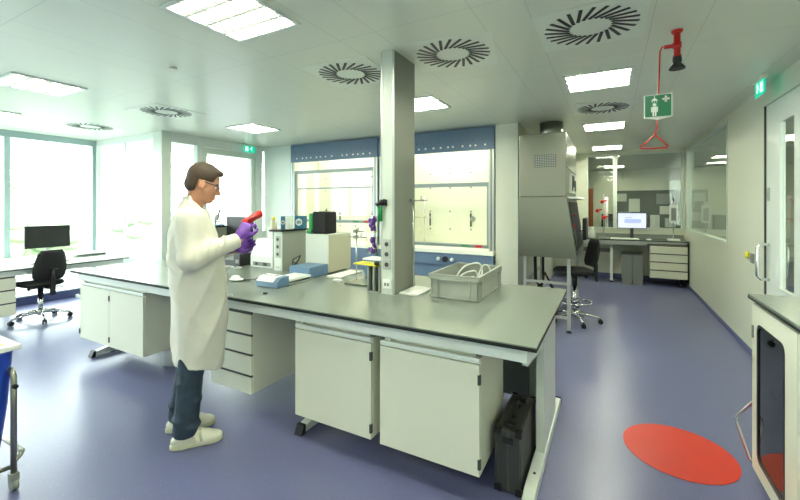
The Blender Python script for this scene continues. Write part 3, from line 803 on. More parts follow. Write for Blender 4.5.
gl = [([(-1.05, 2.72, .925), (-1.0, 2.80, 1.06), (-.95, 2.86, 1.105), (-.88, 2.93, 1.10), (-.87, 2.95, .95)], .007, 'long white tube arching highest out of the grey crate'),
      ([(-1.0, 2.70, .925), (-.98, 2.75, 1.03), (-.92, 2.80, 1.065), (-.885, 2.85, 1.05), (-.88, 2.87, .93)], .006, 'shorter white tube arching at the front of the crate'),
      ([(-.95, 3.02, .93), (-.90, 3.05, 1.07), (-.85, 3.07, 1.06), (-.84, 3.08, .94)], .006, 'white tube looping at the far end of the crate')]
for p_, r_, lb in gl:
    P = [Vector(q) for q in p_]; sm = []
    for i in range(len(P) - 1):
        a, b, c, d = P[max(i - 1, 0)], P[i], P[i + 1], P[min(i + 2, len(P) - 1)]
        for k in range(6):
            t_ = k / 6; sm.append(.5 * ((2 * b) + (c - a) * t_ + (2 * a - 5 * b + 4 * c - d) * t_ * t_ + (3 * b - a - 3 * c + d) * t_ ** 3))
    sm.append(P[-1]); obj('tubing', MB().tube(sm, r_), M_signw, label=lb, cat='tubing', group='tubes in the crate')
cb = [(-1.0, 2.90, 'white capped vial nearest the left side of the crate', .055), (-.95, 2.95, 'white capped vial in the crate middle', .06), (-.90, 3.0, 'white capped vial in the crate beside the tall arch', .07), (-.85, 2.99, 'widest pale vial at the right side of the crate', .075)]
for x, y, lb, h in cb:
    t = thing('vial', lb, 'vial', (x, y, .909), 0, 'vials in the crate')
    obj('body', MB().lathe([(.018, 0), (.018, h), (.01, h + .012)], seg=14), M_paper, t, local=True)
    obj('cap', MB().lathe([(.014, h + .012), (.014, h + .03)], seg=14), M_cream, t, local=True)
obj('clear_bag', MB().sph((-.97, 2.72, .945), (.09, .08, .03), sub=3), M_signw, label='crumpled pale plastic bag in the bottom of the crate', cat='bag')

# black flight case
cs = thing('flight_case', 'narrow dark aluminium flight case standing under the bench end', 'case', (-.48, 2.35, 0))
x0, x1, y0, y1, z1 = -.555, -.42, 2.13, 2.57, .34
obj('shell', B(x0, x1, y0, y1, .006, z1, .01), mat('case_grey', (.07, .07, .065), .45, metal=.3), cs)
mb = MB()
for x in (x0 + .002, x1 - .002):
    mb.tube([(x, y0, .012), (x, y0, z1 - .004), (x, y1, z1 - .004), (x, y1, .012)], .006, 6)
mb.box((x0 + x1) / 2 - .006, (x0 + x1) / 2 + .006, y0 - .004, y1, .01, z1 + .003)
obj('metal_edge', mb, mat('case_trim', (.11, .11, .10), .4, metal=.6), cs)
for x in (x0, x1):
    for y, z in ((y0, z1), (y1, z1), (y0, .03), (y1, .03)):
        mb = MB(); mb.box(x - .006, x + .006, y - .006, y + .035 if y < 2.3 else y + .006, z - .03, z + .006, .004); mb.box(min(x, x + (.03 if x == x0 else -.03)), max(x, x + (.03 if x == x0 else -.03)), y - .007, y + .03 if y < 2.3 else y + .007, z - .03, z + .007, .004)
        obj('corner_guard', mb, M_black, cs)
obj('handle', MB().tube([((x0 + x1) / 2, 2.27, z1), ((x0 + x1) / 2, 2.28, z1 + .035), ((x0 + x1) / 2, 2.40, z1 + .035), ((x0 + x1) / 2, 2.41, z1)], .012, 8), M_black, cs)
for q in ((x0 + .035, x1 - .035, 2.17, 2.21, z1, z1 + .012), (x0 + .035, x1 - .035, 2.47, 2.51, z1, z1 + .012), (x0 + .04, x1 - .04, y0 - .012, y0, .27, .30)): obj('latch', B(*q, .003), M_black, cs)
obj('foot', MB().box(x0 + .01, x1 - .01, y0 + .02, y0 + .04, 0, .006).box(x0 + .01, x1 - .01, y1 - .04, y1 - .02, 0, .006), M_black, cs)

# ------------------------------------------------------------------ fume hoods


def fume_hood(x0, x1, label, zs, raised):
    t = thing('fume_hood', label, 'fume hood', ((x0 + x1) / 2, YH + .4, 0), 0, 'fume hoods along the back wall')
    y0, y1 = YH, YH + .78; j = .085
    obj('fascia', B(x0 + .0, x1 - .0, y0 - .01, y0 + .06, 2.36, 2.685, .003), M_hood, t)
    mb = MB(); mb2 = MB()
    n = 15
    for i in range(n):
        xx = x0 + .16 + i * (x1 - x0 - .3) / (n - 1) + random.uniform(-.02, .02)
        if random.random() < .85: mb.lathe([(.011, 0), (.011, .004)], (0, 0, 0), 8) if False else mb.box(xx - .012, xx + .012, y0 - .014, y0 - .009, 2.415, 2.44)
        mb2.box(xx - .045, xx - .03, y0 - .014, y0 - .009, 2.505, 2.515)
    obj('indicator_dot', mb, M_signw, t); obj('cover_screw', mb2, M_gap, t)
    mb = MB()
    for a, b in ((x0, x0 + j), (x1 - j, x1)): obj('jamb', B(a, b, y0, y0 + .10, .90, 2.36, .004), M_alu, t)
    mb = MB(); mb.box(x0 + .04, x0 + .052, y0 - .004, y0, .9, 2.36); mb.box(x1 - .052, x1 - .04, y0 - .004, y0, .9, 2.36)
    obj('guide_slot', mb, M_gap, t)
    mb = MB(); mb.box(x0 + .02, x1 - .02, y1 - .03, y1, .90, 2.66); mb.box(x0 + .0, x0 + .02, y0 + .1, y1, .9, 2.66); mb.box(x1 - .02, x1 - .0, y0 + .1, y1, .9, 2.66)
    mb.box(x0, x1, y0 + .06, y1, 2.66, 2.685)
    obj('liner', mb, M_hoodin, t)
    obj('work_lamp', B(x0 + .3, x1 - .3, y0 + .2, y0 + .32, 2.62, 2.655), M_hlamp, t)
    mb = MB()
    for zz in (1.15, 1.45, 1.85, 2.1):
        for k in range(5): 
            xx = x0 + .22 + k * (x1 - x0 - .44) / 4
            mb.box(xx - .011, xx + .011, y1 - .036, y1 - .03, zz - .011, zz + .011)
    for k in (1, 3):
        xx = x0 + .22 + k * (x1 - x0 - .44) / 4; mb.box(xx - .012, xx + .012, y1 - .05, y1 - .03, 1.20, 1.42)
    obj('wall_fitting', mb, M_dgrey, t)
    mb = MB(); xx = x0 + .55
    mb.cyl((xx, y1 - .2, .93), (xx, y1 - .2, 1.75), .008, seg=8); mb.cyl((xx - .2, y1 - .2, 1.35), (xx + .2, y1 - .2, 1.35), .007, seg=8)
    mb.cyl((x1 - .55, y1 - .07, 1.33), (x1 - .55, y1 - .03, 1.33), .045, seg=16)
    obj('support_rod', mb, M_chrome, t)
    obj('glass_transom', B(x0 + j, x1 - j, y0 + .07, y0 + .074, zs + .03, 2.36), M_clear, t)
    zb = raised
    s_ = obj('sash', MB().box(x0 + j, x1 - j, y0 + .02, y0 + .05, zb, zb + .05, .003).box(x0 + j, x1 - j, y0 + .02, y0 + .05, zs - .03, zs + .03, .003).box(x0 + j, x0 + j + .03, y0 + .02, y0 + .05, zb + .05, zs - .03).box(x1 - j - .03, x1 - j, y0 + .02, y0 + .05, zb + .05, zs - .03), M_sash, t)
    obj('sash_glass', B(x0 + j + .03, x1 - j - .03, y0 + .033, y0 + .037, zb + .05, zs - .03), M_clear, s_)
    obj('sash_bar', B(x0 + j, x1 - j, y0 + .015, y0 + .02, zb + .02, zb + .026), M_gap, s_)
    obj('sash_label', MB().box(x1 - j - .20, x1 - j - .10, y0 + .016, y0 + .02, zb + .01, zb + .045), M_red, s_)
    obj('sash_sticker', MB().box(x1 - j - .42, x1 - j - .30, y0 + .016, y0 + .02, zb + .015, zb + .04), M_green2, s_)
    obj('worktop', B(x0 + .0, x1 - .0, y0 - .07, y1, .84, .895, .004), M_hoodin, t)
    obj('service_panel', B(x0, x1, y0 - .05, y0 + .0, .66, .835, .004), M_hood, t)
    k = MB(); xc = x0 + .62 * (x1 - x0)
    m_ = lambda xx, r: k.lathe([(r, 0), (r * .8, .03)], (0, 0, 0), 16)
    k2 = MB()
    for dx, r in ((-.11, .028), (.11, .028)):
        q = MB(); k2.cyl((xc + dx, y0 - .05, .75), (xc + dx, y0 - .085, .75), r, r * .8, 16)
    obj('tap_knob', k2, M_signw, t)
    k3 = MB().cyl((xc, y0 - .05, .75), (xc, y0 - .08, .75), .045, .04, 16); k3.box(x0 + .1, x0 + .22, y0 - .058, y0 - .05, .70, .80)
    obj('control_dial', k3, M_black, t)
    obj('base_cabinet', B(x0 + .01, x1 - .01, y0 - .02, y1, .10, .655, .003), M_hood, t)
    obj('plinth', B(x0 + .03, x1 - .03, y0 + .04, y1, 0, .10), M_gap, t)
    return t


random.seed(11)
hd = fume_hood(-5.32, -3.40, 'left fume hood behind the black and green box, raised sash', 2.17, 1.25)
obj('wall_label', B(-5.22, -5.08, YH - .014, YH - .010, 2.58, 2.63), M_dblue, hd)
obj('middle_rail', MB().box(-5.235, -3.485, YH + .018, YH + .028, 1.85, 1.875), M_sash, hd)
fume_hood(-3.36, -1.45, 'right fume hood behind the grey crate, closed sash', 1.86, .93)

# ------------------------------------------------------------------ biosafety cabinet
bs = thing('safety_cabinet', 'stainless steel safety cabinet on a tubular stand in the right aisle', 'safety cabinet', (-.75, 5.8, 0))
ya, yb = 5.10, 6.60
obj('upper_housing', B(-1.025, -.472, ya, yb, 1.665, 2.445, .004), M_steel, bs)
obj('lower_housing', MB().prism([(-1.04, .915), (-.375, .915), (-.36, .95), (-.465, 1.66), (-1.03, 1.66)], 'y', ya - .01, yb + .01), M_steel, bs)
obj('vent_grille', MB().box(-.845, -.585, ya - .004, ya, 2.03, 2.185), M_dgrey, bs)
mb = MB()
for i in range(12):
    for k in range(7): mb.box(-.838 + i * .021, -.826 + i * .021, ya - .007, ya - .004, 2.038 + k * .021, 2.05 + k * .021)
obj('grille_mesh', mb, M_lgrey, bs)
obj('front_seam', MB().box(-.474, -.468, ya + .01, yb - .01, 2.02, 2.03).box(-.474, -.466, ya + .02, ya + .05, 2.2, 2.3), M_black, bs)
mb = MB(); mb.box(-.472, -.44, 5.5, 6.2, 1.72, 1.98, .01); obj('control_panel', mb, M_cream, bs)
obj('control_buttons', MB().box(-.44, -.432, 5.55, 5.65, 1.75, 1.95).box(-.44, -.432, 5.75, 5.85, 1.8, 1.95).box(-.44, -.432, 5.95, 6.1, 1.75, 1.9), M_black, bs)
obj('front_lip', MB().prism([(-.45, 1.64), (-.34, 1.64), (-.36, 1.665), (-.47, 1.665)], 'y', ya + .1, yb), M_signw, bs)
obj('sash_window', MB().prism([(-.362, .99), (-.356, .99), (-.445, 1.60), (-.452, 1.60)], 'y', ya + .1, yb - .1), M_black, bs)
obj('side_knob', MB().sph((-.40, 5.30, 1.30), .02, sub=1).sph((-.42, 5.6, 1.42), .022, sub=1), M_red, bs)
obj('exhaust_duct', MB().lathe([(.15, 2.45), (.15, 2.699)], (-.72, 5.75, 0), 24).box(-.95, -.55, 5.4, 6.1, 2.445, 2.50), M_steel, bs)
lg = MB()
for (x, y) in ((-.96, 5.16), (-.445, 5.16), (-.96, 6.5), (-.445, 6.5)):
    obj('leg', MB().box(x - .02, x + .02, y - .02, y + .02, .03, .915, .004), M_alu, bs)
    obj('levelling_foot', MB().lathe([(.035, 0), (.035, .012), (.012, .02), (.012, .03)], (x, y, 0), 16), M_black, bs)
obj('cross_bar', MB().box(-.94, -.465, 5.145, 5.175, .58, .61).box(-.96 - .015, -.945, 5.18, 6.48, .58, .61).box(-.94, -.465, 5.145, 5.175, .16, .19), M_alu, bs)
obj('pipe_bundle', MB().tube([(-.93, 5.7, .91), (-.92, 5.7, .5), (-.85, 5.7, .4), (-.80, 5.72, .62), (-.7, 5.75, .4), (-.7, 5.8, .02)], .022, 8).tube([(-.85, 5.9, .91), (-.85, 5.9, .45), (-.95, 5.9, .35), (-.95, 5.95, .02)], .016, 8), M_black, label='black hoses hanging below the safety cabinet', cat='hose')
mt = thing('display_unit', 'dark side-mounted display below the sloping safety cabinet window', 'device', (-.29, 5.7, 1.15))
obj('housing', B(-.335, -.285, 5.85, 6.25, 1.08, 1.38, .01), M_black, mt)
obj('arm', MB().tube([(-.40, 6.05, 1.2), (-.33, 6.05, 1.2)], .014), M_chrome, mt)

# ------------------------------------------------------------------ chairs


def chair(loc, rot, label, zs, bh, ring, armlever=True):
    t = thing('lab_chair', label, 'chair', loc, rot)
    mb = MB()
    for k in range(5):
        a = 2 * PI * k / 5 + .3; c, s_ = math.cos(a), math.sin(a)
        mb.tube([(0.03 * c, .03 * s_, .115), (.18 * c, .18 * s_, .10), (.31 * c, .31 * s_, .072)], .019, 8, taper=[1.1, .9, .6])
    mb.lathe([(.035, .07), (.045, .09), (.045, .13), (.03, .15)])
    obj('star_base', mb, M_chrome, t, local=True)
    for k in range(5):
        a = 2 * PI * k / 5 + .3; c, s_ = math.cos(a) * .31, math.sin(a) * .31
        q = MB(); d = Vector((-math.sin(a), math.cos(a), 0)) * .022
        q.cyl(Vector((c, s_, .03)) - d, Vector((c, s_, .03)) - d * .3, .03, seg=14); q.cyl(Vector((c, s_, .03)) + d * .3, Vector((c, s_, .03)) + d, .03, seg=14); q.cyl((c, s_, .03), (c, s_, .07), .009, seg=8)
        obj('caster', q, M_black, t, local=True)
    obj('gas_column', MB().lathe([(.026, .13), (.026, zs - .20)]), M_chrome, t, local=True)
    obj('column_sleeve', MB().lathe([(.032, zs - .20), (.032, zs - .06)]), M_black, t, local=True)
    obj('mechanism', MB().box(-.12, .10, -.07, .07, zs - .065, zs - .03, .008).tube([(-.02, -.07, zs - .06), (-.05, -.2, zs - .075), (-.08, -.22, zs - .085)], .008).cyl((-.08, .07, zs - .05), (-.08, .16, zs - .05), .008).sph((-.08, .165, zs - .05), .022, sub=1), M_black, t, local=True)
    # seat: front is +x
    pr = []
    for i in range(28):
        a = 2 * PI * i / 28; ca, sa = math.cos(a), math.sin(a)
        pr.append((.23 * math.copysign(abs(ca) ** .55, ca), .22 * math.copysign(abs(sa) ** .55, sa)))
    rg = []
    for sc_, z in ((.90, zs - .03), (1.0, zs - .015), (1.0, zs + .012), (.93, zs + .03), (.6, zs + .035)):
        rg.append([Vector((.02 + p[0] * sc_, p[1] * sc_, z - (.012 if p[0] > .18 else 0))) for p in pr])
    obj('seat', MB().rings(rg), M_blackf, t, local=True)
    # backrest, wide low and narrower at the top
    rows = []
    for k in range(9):
        u = k / 8; z = zs + .06 + bh * u; wv = .180 + .015 * math.sin(u * 3) - .075 * max(0, u - .42) ** 1.0; xb = -.225 - .05 * u - .015 * math.sin(u * PI)
        ring_ = []
        for i in range(20):
            a = 2 * PI * i / 20; ca, sa = math.cos(a), math.sin(a)
            yy = wv * math.copysign(abs(sa) ** .6, sa)
            if k in (0, 8): yy *= .86
            ring_.append(Vector((xb + .026 * ca * (1 if 0 < k < 8 else .5) + .05 * (yy / .2) ** 2, yy, z)))
        rows.append(ring_)
    obj('backrest', MB().rings(rows), M_blackf, t, local=True)
    obj('back_bar', MB().tube([(-.10, 0, zs - .05), (-.24, 0, zs - .045), (-.27, 0, zs + .02), (-.275, 0, zs + .22)], .022, 8).box(-.29, -.26, -.03, .03, zs - .14, zs + .1, .006).tube([(-.285, -.05, zs + .2), (-.30, 0, zs + .215), (-.285, .05, zs + .2)], .009), M_black, t, local=True)
    if ring:
        pts = [(.21 * math.cos(a), .21 * math.sin(a), .27) for a in np.linspace(0, 2 * PI, 28, endpoint=False)]
        mb = MB().tube(pts, .011, 8, closed=True)
        for k in range(4): mb.tube([(.03 * math.cos(k * PI / 2 + .4), .03 * math.sin(k * PI / 2 + .4), .27), (.21 * math.cos(k * PI / 2 + .4), .21 * math.sin(k * PI / 2 + .4), .27)], .008)
        mb.lathe([(.034, .25), (.034, .29)])
        obj('foot_ring', mb, M_chrome, t, local=True)
    return t


chair((-6.82, 2.33, 0), math.radians(187), 'black swivel chair on a chrome base at the window desk', .50, .40, False)
chair((-.42, 5.70, 0), math.radians(204), 'black high swivel chair with foot ring before the safety cabinet', .68, .36, True)

# ------------------------------------------------------------------ window desk at left
wk = thing('window_desk', 'white desk with dark edge running below the left windows', 'desk', (-7.3, 1.2, 0))
obj('desktop', MB().box(-8.03, -6.66, -1.5, 3.36, .732, .75, .002), M_whiteb, wk)
obj('dark_edge', MB().box(-8.03, -6.661, -1.499, 3.361, .722, .732), M_edge, wk)
obj('frame_rail', MB().box(-6.78, -6.71, -1.4, 3.3, .65, .722).box(-7.9, -7.85, -1.4, 3.3, .65, .722).box(-7.85, -6.78, 3.24, 3.30, .65, .722), M_whiteb, wk)
for y in (3.2, -.5): obj('leg', MB().box(-7.6, -7.5, y - .03, y + .03, .04, .65).box(-7.95, -6.72, y - .03, y + .03, 0, .05, .003), M_whiteb, wk)
drawer_unit(-7.3, -6.72, 1.47, 2.05, .15, .645, 3, 'white drawer unit under the window desk, cut by the left photo edge', face='x')
t, sn = monitor((-7.22, 2.55, .75), math.radians(90), 'black switched-off monitor on the window desk', .52, .32, .35, M_black)
kb = thing('flat_instrument', 'long flat grey instrument lying on the window desk behind the chair', 'instrument', (-7.5, 3.1, .75))
obj('body', MB().box(-7.62, -7.22, 2.86, 3.30, .752, .80, .006), M_lgrey, kb)
obj('dark_strip', MB().box(-7.225, -7.215, 2.90, 3.28, .765, .785).box(-7.5, -7.3, 2.9, 3.26, .80, .803), M_dgrey, kb)
obj('foot', MB().box(-7.6, -7.24, 2.9, 2.92, .75, .752), M_black, kb)
obj('computer_mouse', MB().sph((-7.0, 2.85, .763), (.035, .025, .014)), M_paper, label='white computer mouse beside the flat instrument', cat='mouse')
kk = thing('keyboard', 'pale keyboard on the window desk before the black monitor', 'keyboard', (-6.95, 2.45, .75))
obj('body', B(-7.02, -6.88, 2.25, 2.68, .75, .768, .003), M_lgrey, kk)
obj('keys', B(-7.01, -6.89, 2.27, 2.66, .768, .773, .001), M_paper, kk)
obj('cable', MB().tube([(-7.25, 2.1 + .05 * math.sin(a), .758 + .0 * a) if False else (-7.3 + .12 * math.cos(a), 2.15 + .11 * math.sin(a), .757 + .002 * a) for a in np.linspace(0, 12, 50)], .007, 6), M_signw, label='coiled white cable left of the window desk monitor', cat='cable')

# ------------------------------------------------------------------ far desk
fd = thing('far_desk', 'white laboratory desk with dark top before the far glazing', 'desk', (.4, 9.1, 0))
obj('worktop', B(-.9, 1.283, 8.90, 9.46, .852, .872, .002), M_edge, fd)
obj('top_surface', B(-.898, 1.281, 8.903, 9.458, .872, .875), M_top, fd)
obj('upstand', B(-.9, 1.281, 9.46, 9.485, .87, .96), M_grey, fd)
obj('frame_rail', MB().box(-.85, .62, 8.93, 8.97, .77, .85).box(.62, 1.26, 8.93, 8.97, .81, .85), M_alu, fd)
for x in (-.78, .02): obj('leg', MB().box(x - .025, x + .025, 8.98, 9.03, .03, .85).box(x - .025, x + .025, 8.98, 9.4, .7, .74), M_whiteb, fd)
obj('foot', MB().lathe([(.03, 0), (.02, .03)], (.02, 9.005, 0), 12).lathe([(.03, 0), (.02, .03)], (-.78, 9.005, 0), 12), M_black, fd)
obj('drawer_rail', B(-.5, .0, 8.99, 9.02, .60, .68), M_dgrey, fd)
drawer_unit(.67, 1.265, 8.90, 9.42, .16, .79, 4, 'white four drawer unit under the far desk against the right wall', hs=[.25] * 4)
obj('side_panel', B(1.268, 1.283, 8.90, 9.42, .08, .85), M_edge, fd)
obj('caster', MB().cyl((1.16, 9.0, .04), (1.20, 9.0, .04), .04).cyl((1.18, 9.0, .04), (1.18, 9.0, .16), .012), M_black, label='black caster under the far drawer unit', cat='caster')
for (x, lb) in ((.29, 'left grey waste pedestal under the far desk'), (.475, 'right grey waste pedestal under the far desk')):
    t = thing('waste_bin', lb, 'bin', (x, 9.0, 0), 0, 'grey bins under the far desk')
    obj('body', MB().prism([(x - .085, 0), (x + .085, 0), (x + .09, .58), (x - .09, .58)], 'y', 8.88, 9.20), M_grey, t)
    obj('lid', B(x - .092, x + .092, 8.875, 9.21, .58, .605, .006), M_dgrey, t)
t, sn = monitor((.385, 9.2, .875), 0, 'lit computer monitor on the far desk', .52, .33, .37, M_screen)
obj('screen_window', MB().box(-.13, .16, -.0185, -.0171, .32, .40), M_screenb, sn, local=True)
obj('screen_bar', MB().box(-.24, .24, -.0185, -.0171, .505, .515).box(-.12, .0, -.0186, -.0172, .42, .44), M_screenb, sn, local=True)
kk = thing('keyboard', 'white keyboard lying before the lit monitor', 'keyboard', (.25, 8.98, .875))
obj('body', B(.0, .50, 8.93, 9.06, .875, .895, .004), M_paper, kk)
obj('keys', B(.02, .48, 8.94, 9.05, .895, .899, .001), M_signw, kk)
obj('computer_mouse', MB().sph((.66, 8.98, .888), (.05, .03, .015)), M_paper, label='white mouse right of the far keyboard', cat='mouse')
bs2 = thing('burette_stand', 'stand with pale burette and white base at the right end of the far desk', 'stand', (1.08, 9.2, .875))
obj('base', B(.98, 1.18, 9.1, 9.28, .875, .90, .003), M_paper, bs2)
obj('rod', MB().cyl((1.08, 9.2, .9), (1.08, 9.2, 1.70), .01, seg=8), M_chrome, bs2)
obj('burette_block', MB().box(1.01, 1.15, 9.15, 9.19, 1.22, 1.56, .01), M_cream, bs2)
obj('block_front', MB().box(1.04, 1.12, 9.145, 9.15, 1.26, 1.50), M_grey, bs2)
obj('top_clip', MB().box(1.05, 1.11, 9.16, 9.19, 1.56, 1.62, .004), M_lgrey, bs2)
rs = thing('clamp_stand', 'stand with three red clamps at the left end of the far desk', 'stand', (-.12, 9.2, .875))
obj('base', B(-.22, -.02, 9.12, 9.28, .875, .89, .003), M_grey, rs)
obj('rod', MB().cyl((-.12, 9.2, .89), (-.12, 9.2, 1.78), .012, seg=8), M_lgrey, rs)
obj('glass_column', MB().cyl((-.07, 9.17, 1.1), (-.07, 9.17, 1.72), .03, seg=12), M_paper, rs)
for (dx, z) in ((-.03, 1.63), (-.12, 1.44), (.0, 1.30)): obj('red_clamp', MB().sph((-.12 + dx, 9.13, z), (.045, .04, .045), sub=1).tube([(-.12 + dx, 9.13, z), (-.12 + dx + .09, 9.12, z + .03)], .014), M_red, rs)
for (x, h, lb) in ((-.33, .22, 'white flask at the left end of the far desk'), (-.43, .16, 'smaller white flask beside the safety cabinet')):
    obj('flask', MB().lathe([(.05, 0), (.07, .03), (.06, h * .5), (.025, h * .8), (.025, h)], (x, 9.05, .875), 16), M_cream, label=lb, cat='flask', group='flasks on the far desk')
# poster board beyond the glass
pb = thing('poster_board', 'dark notice board with papers on the wall of the next room', 'notice board', (.9, 14.45, .8))
obj('board', B(.12, 1.95, 14.44, 14.49, .86, 2.02, .004), M_tape, pb)
random.seed(4)
for (x, z, w_, h_) in ((.30, 1.80, .28, .25), (.65, 1.55, .30, .42), (.35, 1.22, .4, .25), (1.45, 1.75, .42, .32), (1.55, 1.40, .45, .25), (1.2, 1.05, .25, .4), (1.6, 1.02, .28, .28), (.85, 1.1, .3, .28)):
    obj('poster', B(x - w_ / 2 + .02, x + w_ / 2 + .02, 14.432, 14.44, z - h_ / 2, z + h_ / 2), random.choice([M_lgrey, M_cream, M_grey]), pb)
obj('dark_box', B(-.25, .08, 13.9, 14.2, .85, 1.28, .01), M_black, label='black box standing beyond the glass left of the notice board', cat='box')
obj('side_table', MB().box(-.5, .4, 13.8, 14.4, .80, .85).box(-.45, -.4, 13.85, 13.9, 0, .8).box(.3, .35, 13.85, 13.9, 0, .8).box(-.45, -.4, 14.3, 14.35, 0, .8).box(.3, .35, 14.3, 14.35, 0, .8), M_grey, label='grey table in the next room under the black box', cat='table')

# ------------------------------------------------------------------ right wall bits
yb_ = thing('wall_button', 'yellow push button with grey plate on the right wall beside the door', 'button', (XR - .02, 5.35, 1.0))
obj('yellow_disc', MB().sph((XR - .015, 5.42, 1.03), (.018, .038, .04)), M_yellow, yb_)
obj('grey_plate', B(XR - .02, XR - .001, 5.23, 5.30, .96, 1.06, .004), M_grey, yb_)

# glass-door cabinet in the foreground
gc = thing('glass_door_cabinet', 'white cabinet with dark glass door and grey top, right foreground', 'cabinet', (1.0, 2.4, 0))
x0, x1, y0, y1, zt = .722, 1.25, 1.2, 2.95, 1.02
obj('carcass', MB().box(x0 + .03, x1, y0, y0 + .02, .05, zt).box(x0 + .03, x1, y1 - .02, y1, .05, zt).box(x1 - .02, x1, y0 + .02, y1 - .02, .05, zt).box(x0 + .03, x1 - .02, y0 + .02, y1 - .02, .05, .07).box(x0 + .03, x1 - .02, y0 + .02, y1 - .02, zt - .02, zt), M_white, gc)
obj('worktop', MB().box(x0 - .015, x1 + .02, y0 - .03, y1 + .02, zt + .001, zt + .026, .003), M_top, gc)
obj('worktop_edge', MB().box(x0 - .0155, x0 - .012, y0 - .03, y1 + .02, zt - .002, zt + .012), M_edge, gc)


def rrect(ya, yb, za, zb, r, n=8):
    P = []
    for cy, cz_, a0 in ((yb - r, zb - r, 0), (ya + r, zb - r, PI / 2), (ya + r, za + r, PI), (yb - r, za + r, 1.5 * PI)):
        for q in range(n + 1): a = a0 + q * PI / 2 / n; P.append((cy + r * math.cos(a), cz_ + r * math.sin(a)))
    return P


def frame_plate(xa, xb, outer, inner):
    mb = MB(); V = [[mb.bm.verts.new((x, p[0], p[1])) for p in q] for x, q in ((xa, outer), (xa, inner), (xb, inner), (xb, outer))]; n = len(outer)
    for a in range(4):
        for q in range(n): mb.bm.faces.new((V[a][q], V[a][(q + 1) % n], V[(a + 1) % 4][(q + 1) % n], V[(a + 1) % 4][q]))
    return mb


hole = rrect(2.47, y1 - .085, .13, .90, .05)
dr = obj('door', frame_plate(x0, x0 + .03, rrect(2.33, y1, .05, .995, .004), hole), M_white, gc)
obj('gasket', frame_plate(x0 - .002, x0 + .012, hole, rrect(2.485, y1 - .10, .145, .885, .04)), M_black, dr)
obj('glass_panel', B(x0 + .004, x0 + .008, 2.48, y1 - .095, .14, .89), M_smoke, dr)
obj('door', B(x0, x0 + .03, y0, 2.325, .05, .995, .002), M_white, gc)
obj('door_latch', MB().box(x0 - .006, x0, y1 - .03, y1 - .012, .80, .87), M_grey, gc)
obj('shelf', B(x0 + .08, x1 - .02, 2.33, y1 - .02, .50, .515), M_dgrey, gc)
obj('inner_lining', MB().box(x1 - .03, x1 - .021, 2.33, y1 - .02, .07, 1.0), M_dgrey, gc)
obj('plinth', B(x0 + .05, x1 - .02, y0 + .02, y1 - .02, 0, .05), M_gap, gc)
obj('bumper_handle', MB().tube([(.74, 2.955, .42), (.735, 2.97, .42), (.672, 3.02, .30), (.665, 3.025, .27), (.67, 3.02, .25), (.715, 2.965, .08), (.74, 2.955, .06)], .009, 8), M_chrome, gc)

# laundry / waste trolley at lower left
lc = thing('waste_trolley', 'blue waste sack trolley with pale lid at the lower left edge', 'trolley', (-3.05, .8, 0))
obj('sack', MB().rings([[Vector((-3.12 + sx * math.copysign(abs(math.cos(a)) ** .5, math.cos(a)), .758 + sy * math.copysign(abs(math.sin(a)) ** .5, math.sin(a)), z)) for a in np.linspace(0, 2 * PI, 24, endpoint=False)] for sx, sy, z in ((.10, .06, .17), (.17, .10, .21), (.20, .125, .45), (.218, .143, .74), (.22, .145, .755))]), M_blue, lc)
obj('lid', MB().box(-3.38, -2.893, .60, .907, .757, .785, .006), M_paper, lc)
obj('lid_stripe', MB().box(-3.34, -2.95, .66, .69, .785, .788).box(-3.34, -2.95, .74, .77, .785, .788).box(-3.34, -2.95, .83, .85, .785, .788), M_yellow, lc)
fr = MB(); xx = -2.875
fr.tube([(-3.36, .868, .09), (-3.36, .868, .60), (-3.34, .868, .63), (xx - .03, .868, .65), (xx, .868, .62), (xx, .868, .09)], .014, 10)
fr.tube([(xx, .868, .14), (xx, .868, .15), (xx + .002, .895, .18), (xx - .02, .91, .185), (-3.3, .915, .17), (-3.34, .91, .17), (-3.36, .868, .15)], .012, 8)
fr.tube([(-3.36, .868, .13), (-3.3, .62, .12), (-2.95, .62, .12), (xx, .868, .13)], .012, 8)
obj('tube_frame', fr, M_steel, lc)
obj('frame_knob', MB().cyl((xx, .868, .57), (xx + .03, .868, .57), .012), M_black, lc)
for (x, y) in ((xx, .868), (-3.36, .868), (-3.3, .62)):
    obj('caster', MB().cyl((x, y - .014, .032), (x, y + .014, .032), .032, seg=16).box(x - .02, x + .02, y - .02, y + .02, .055, .095, .004), M_grey, lc)

# ------------------------------------------------------------------ the scientist (implicit surfaces meshed with surface nets)


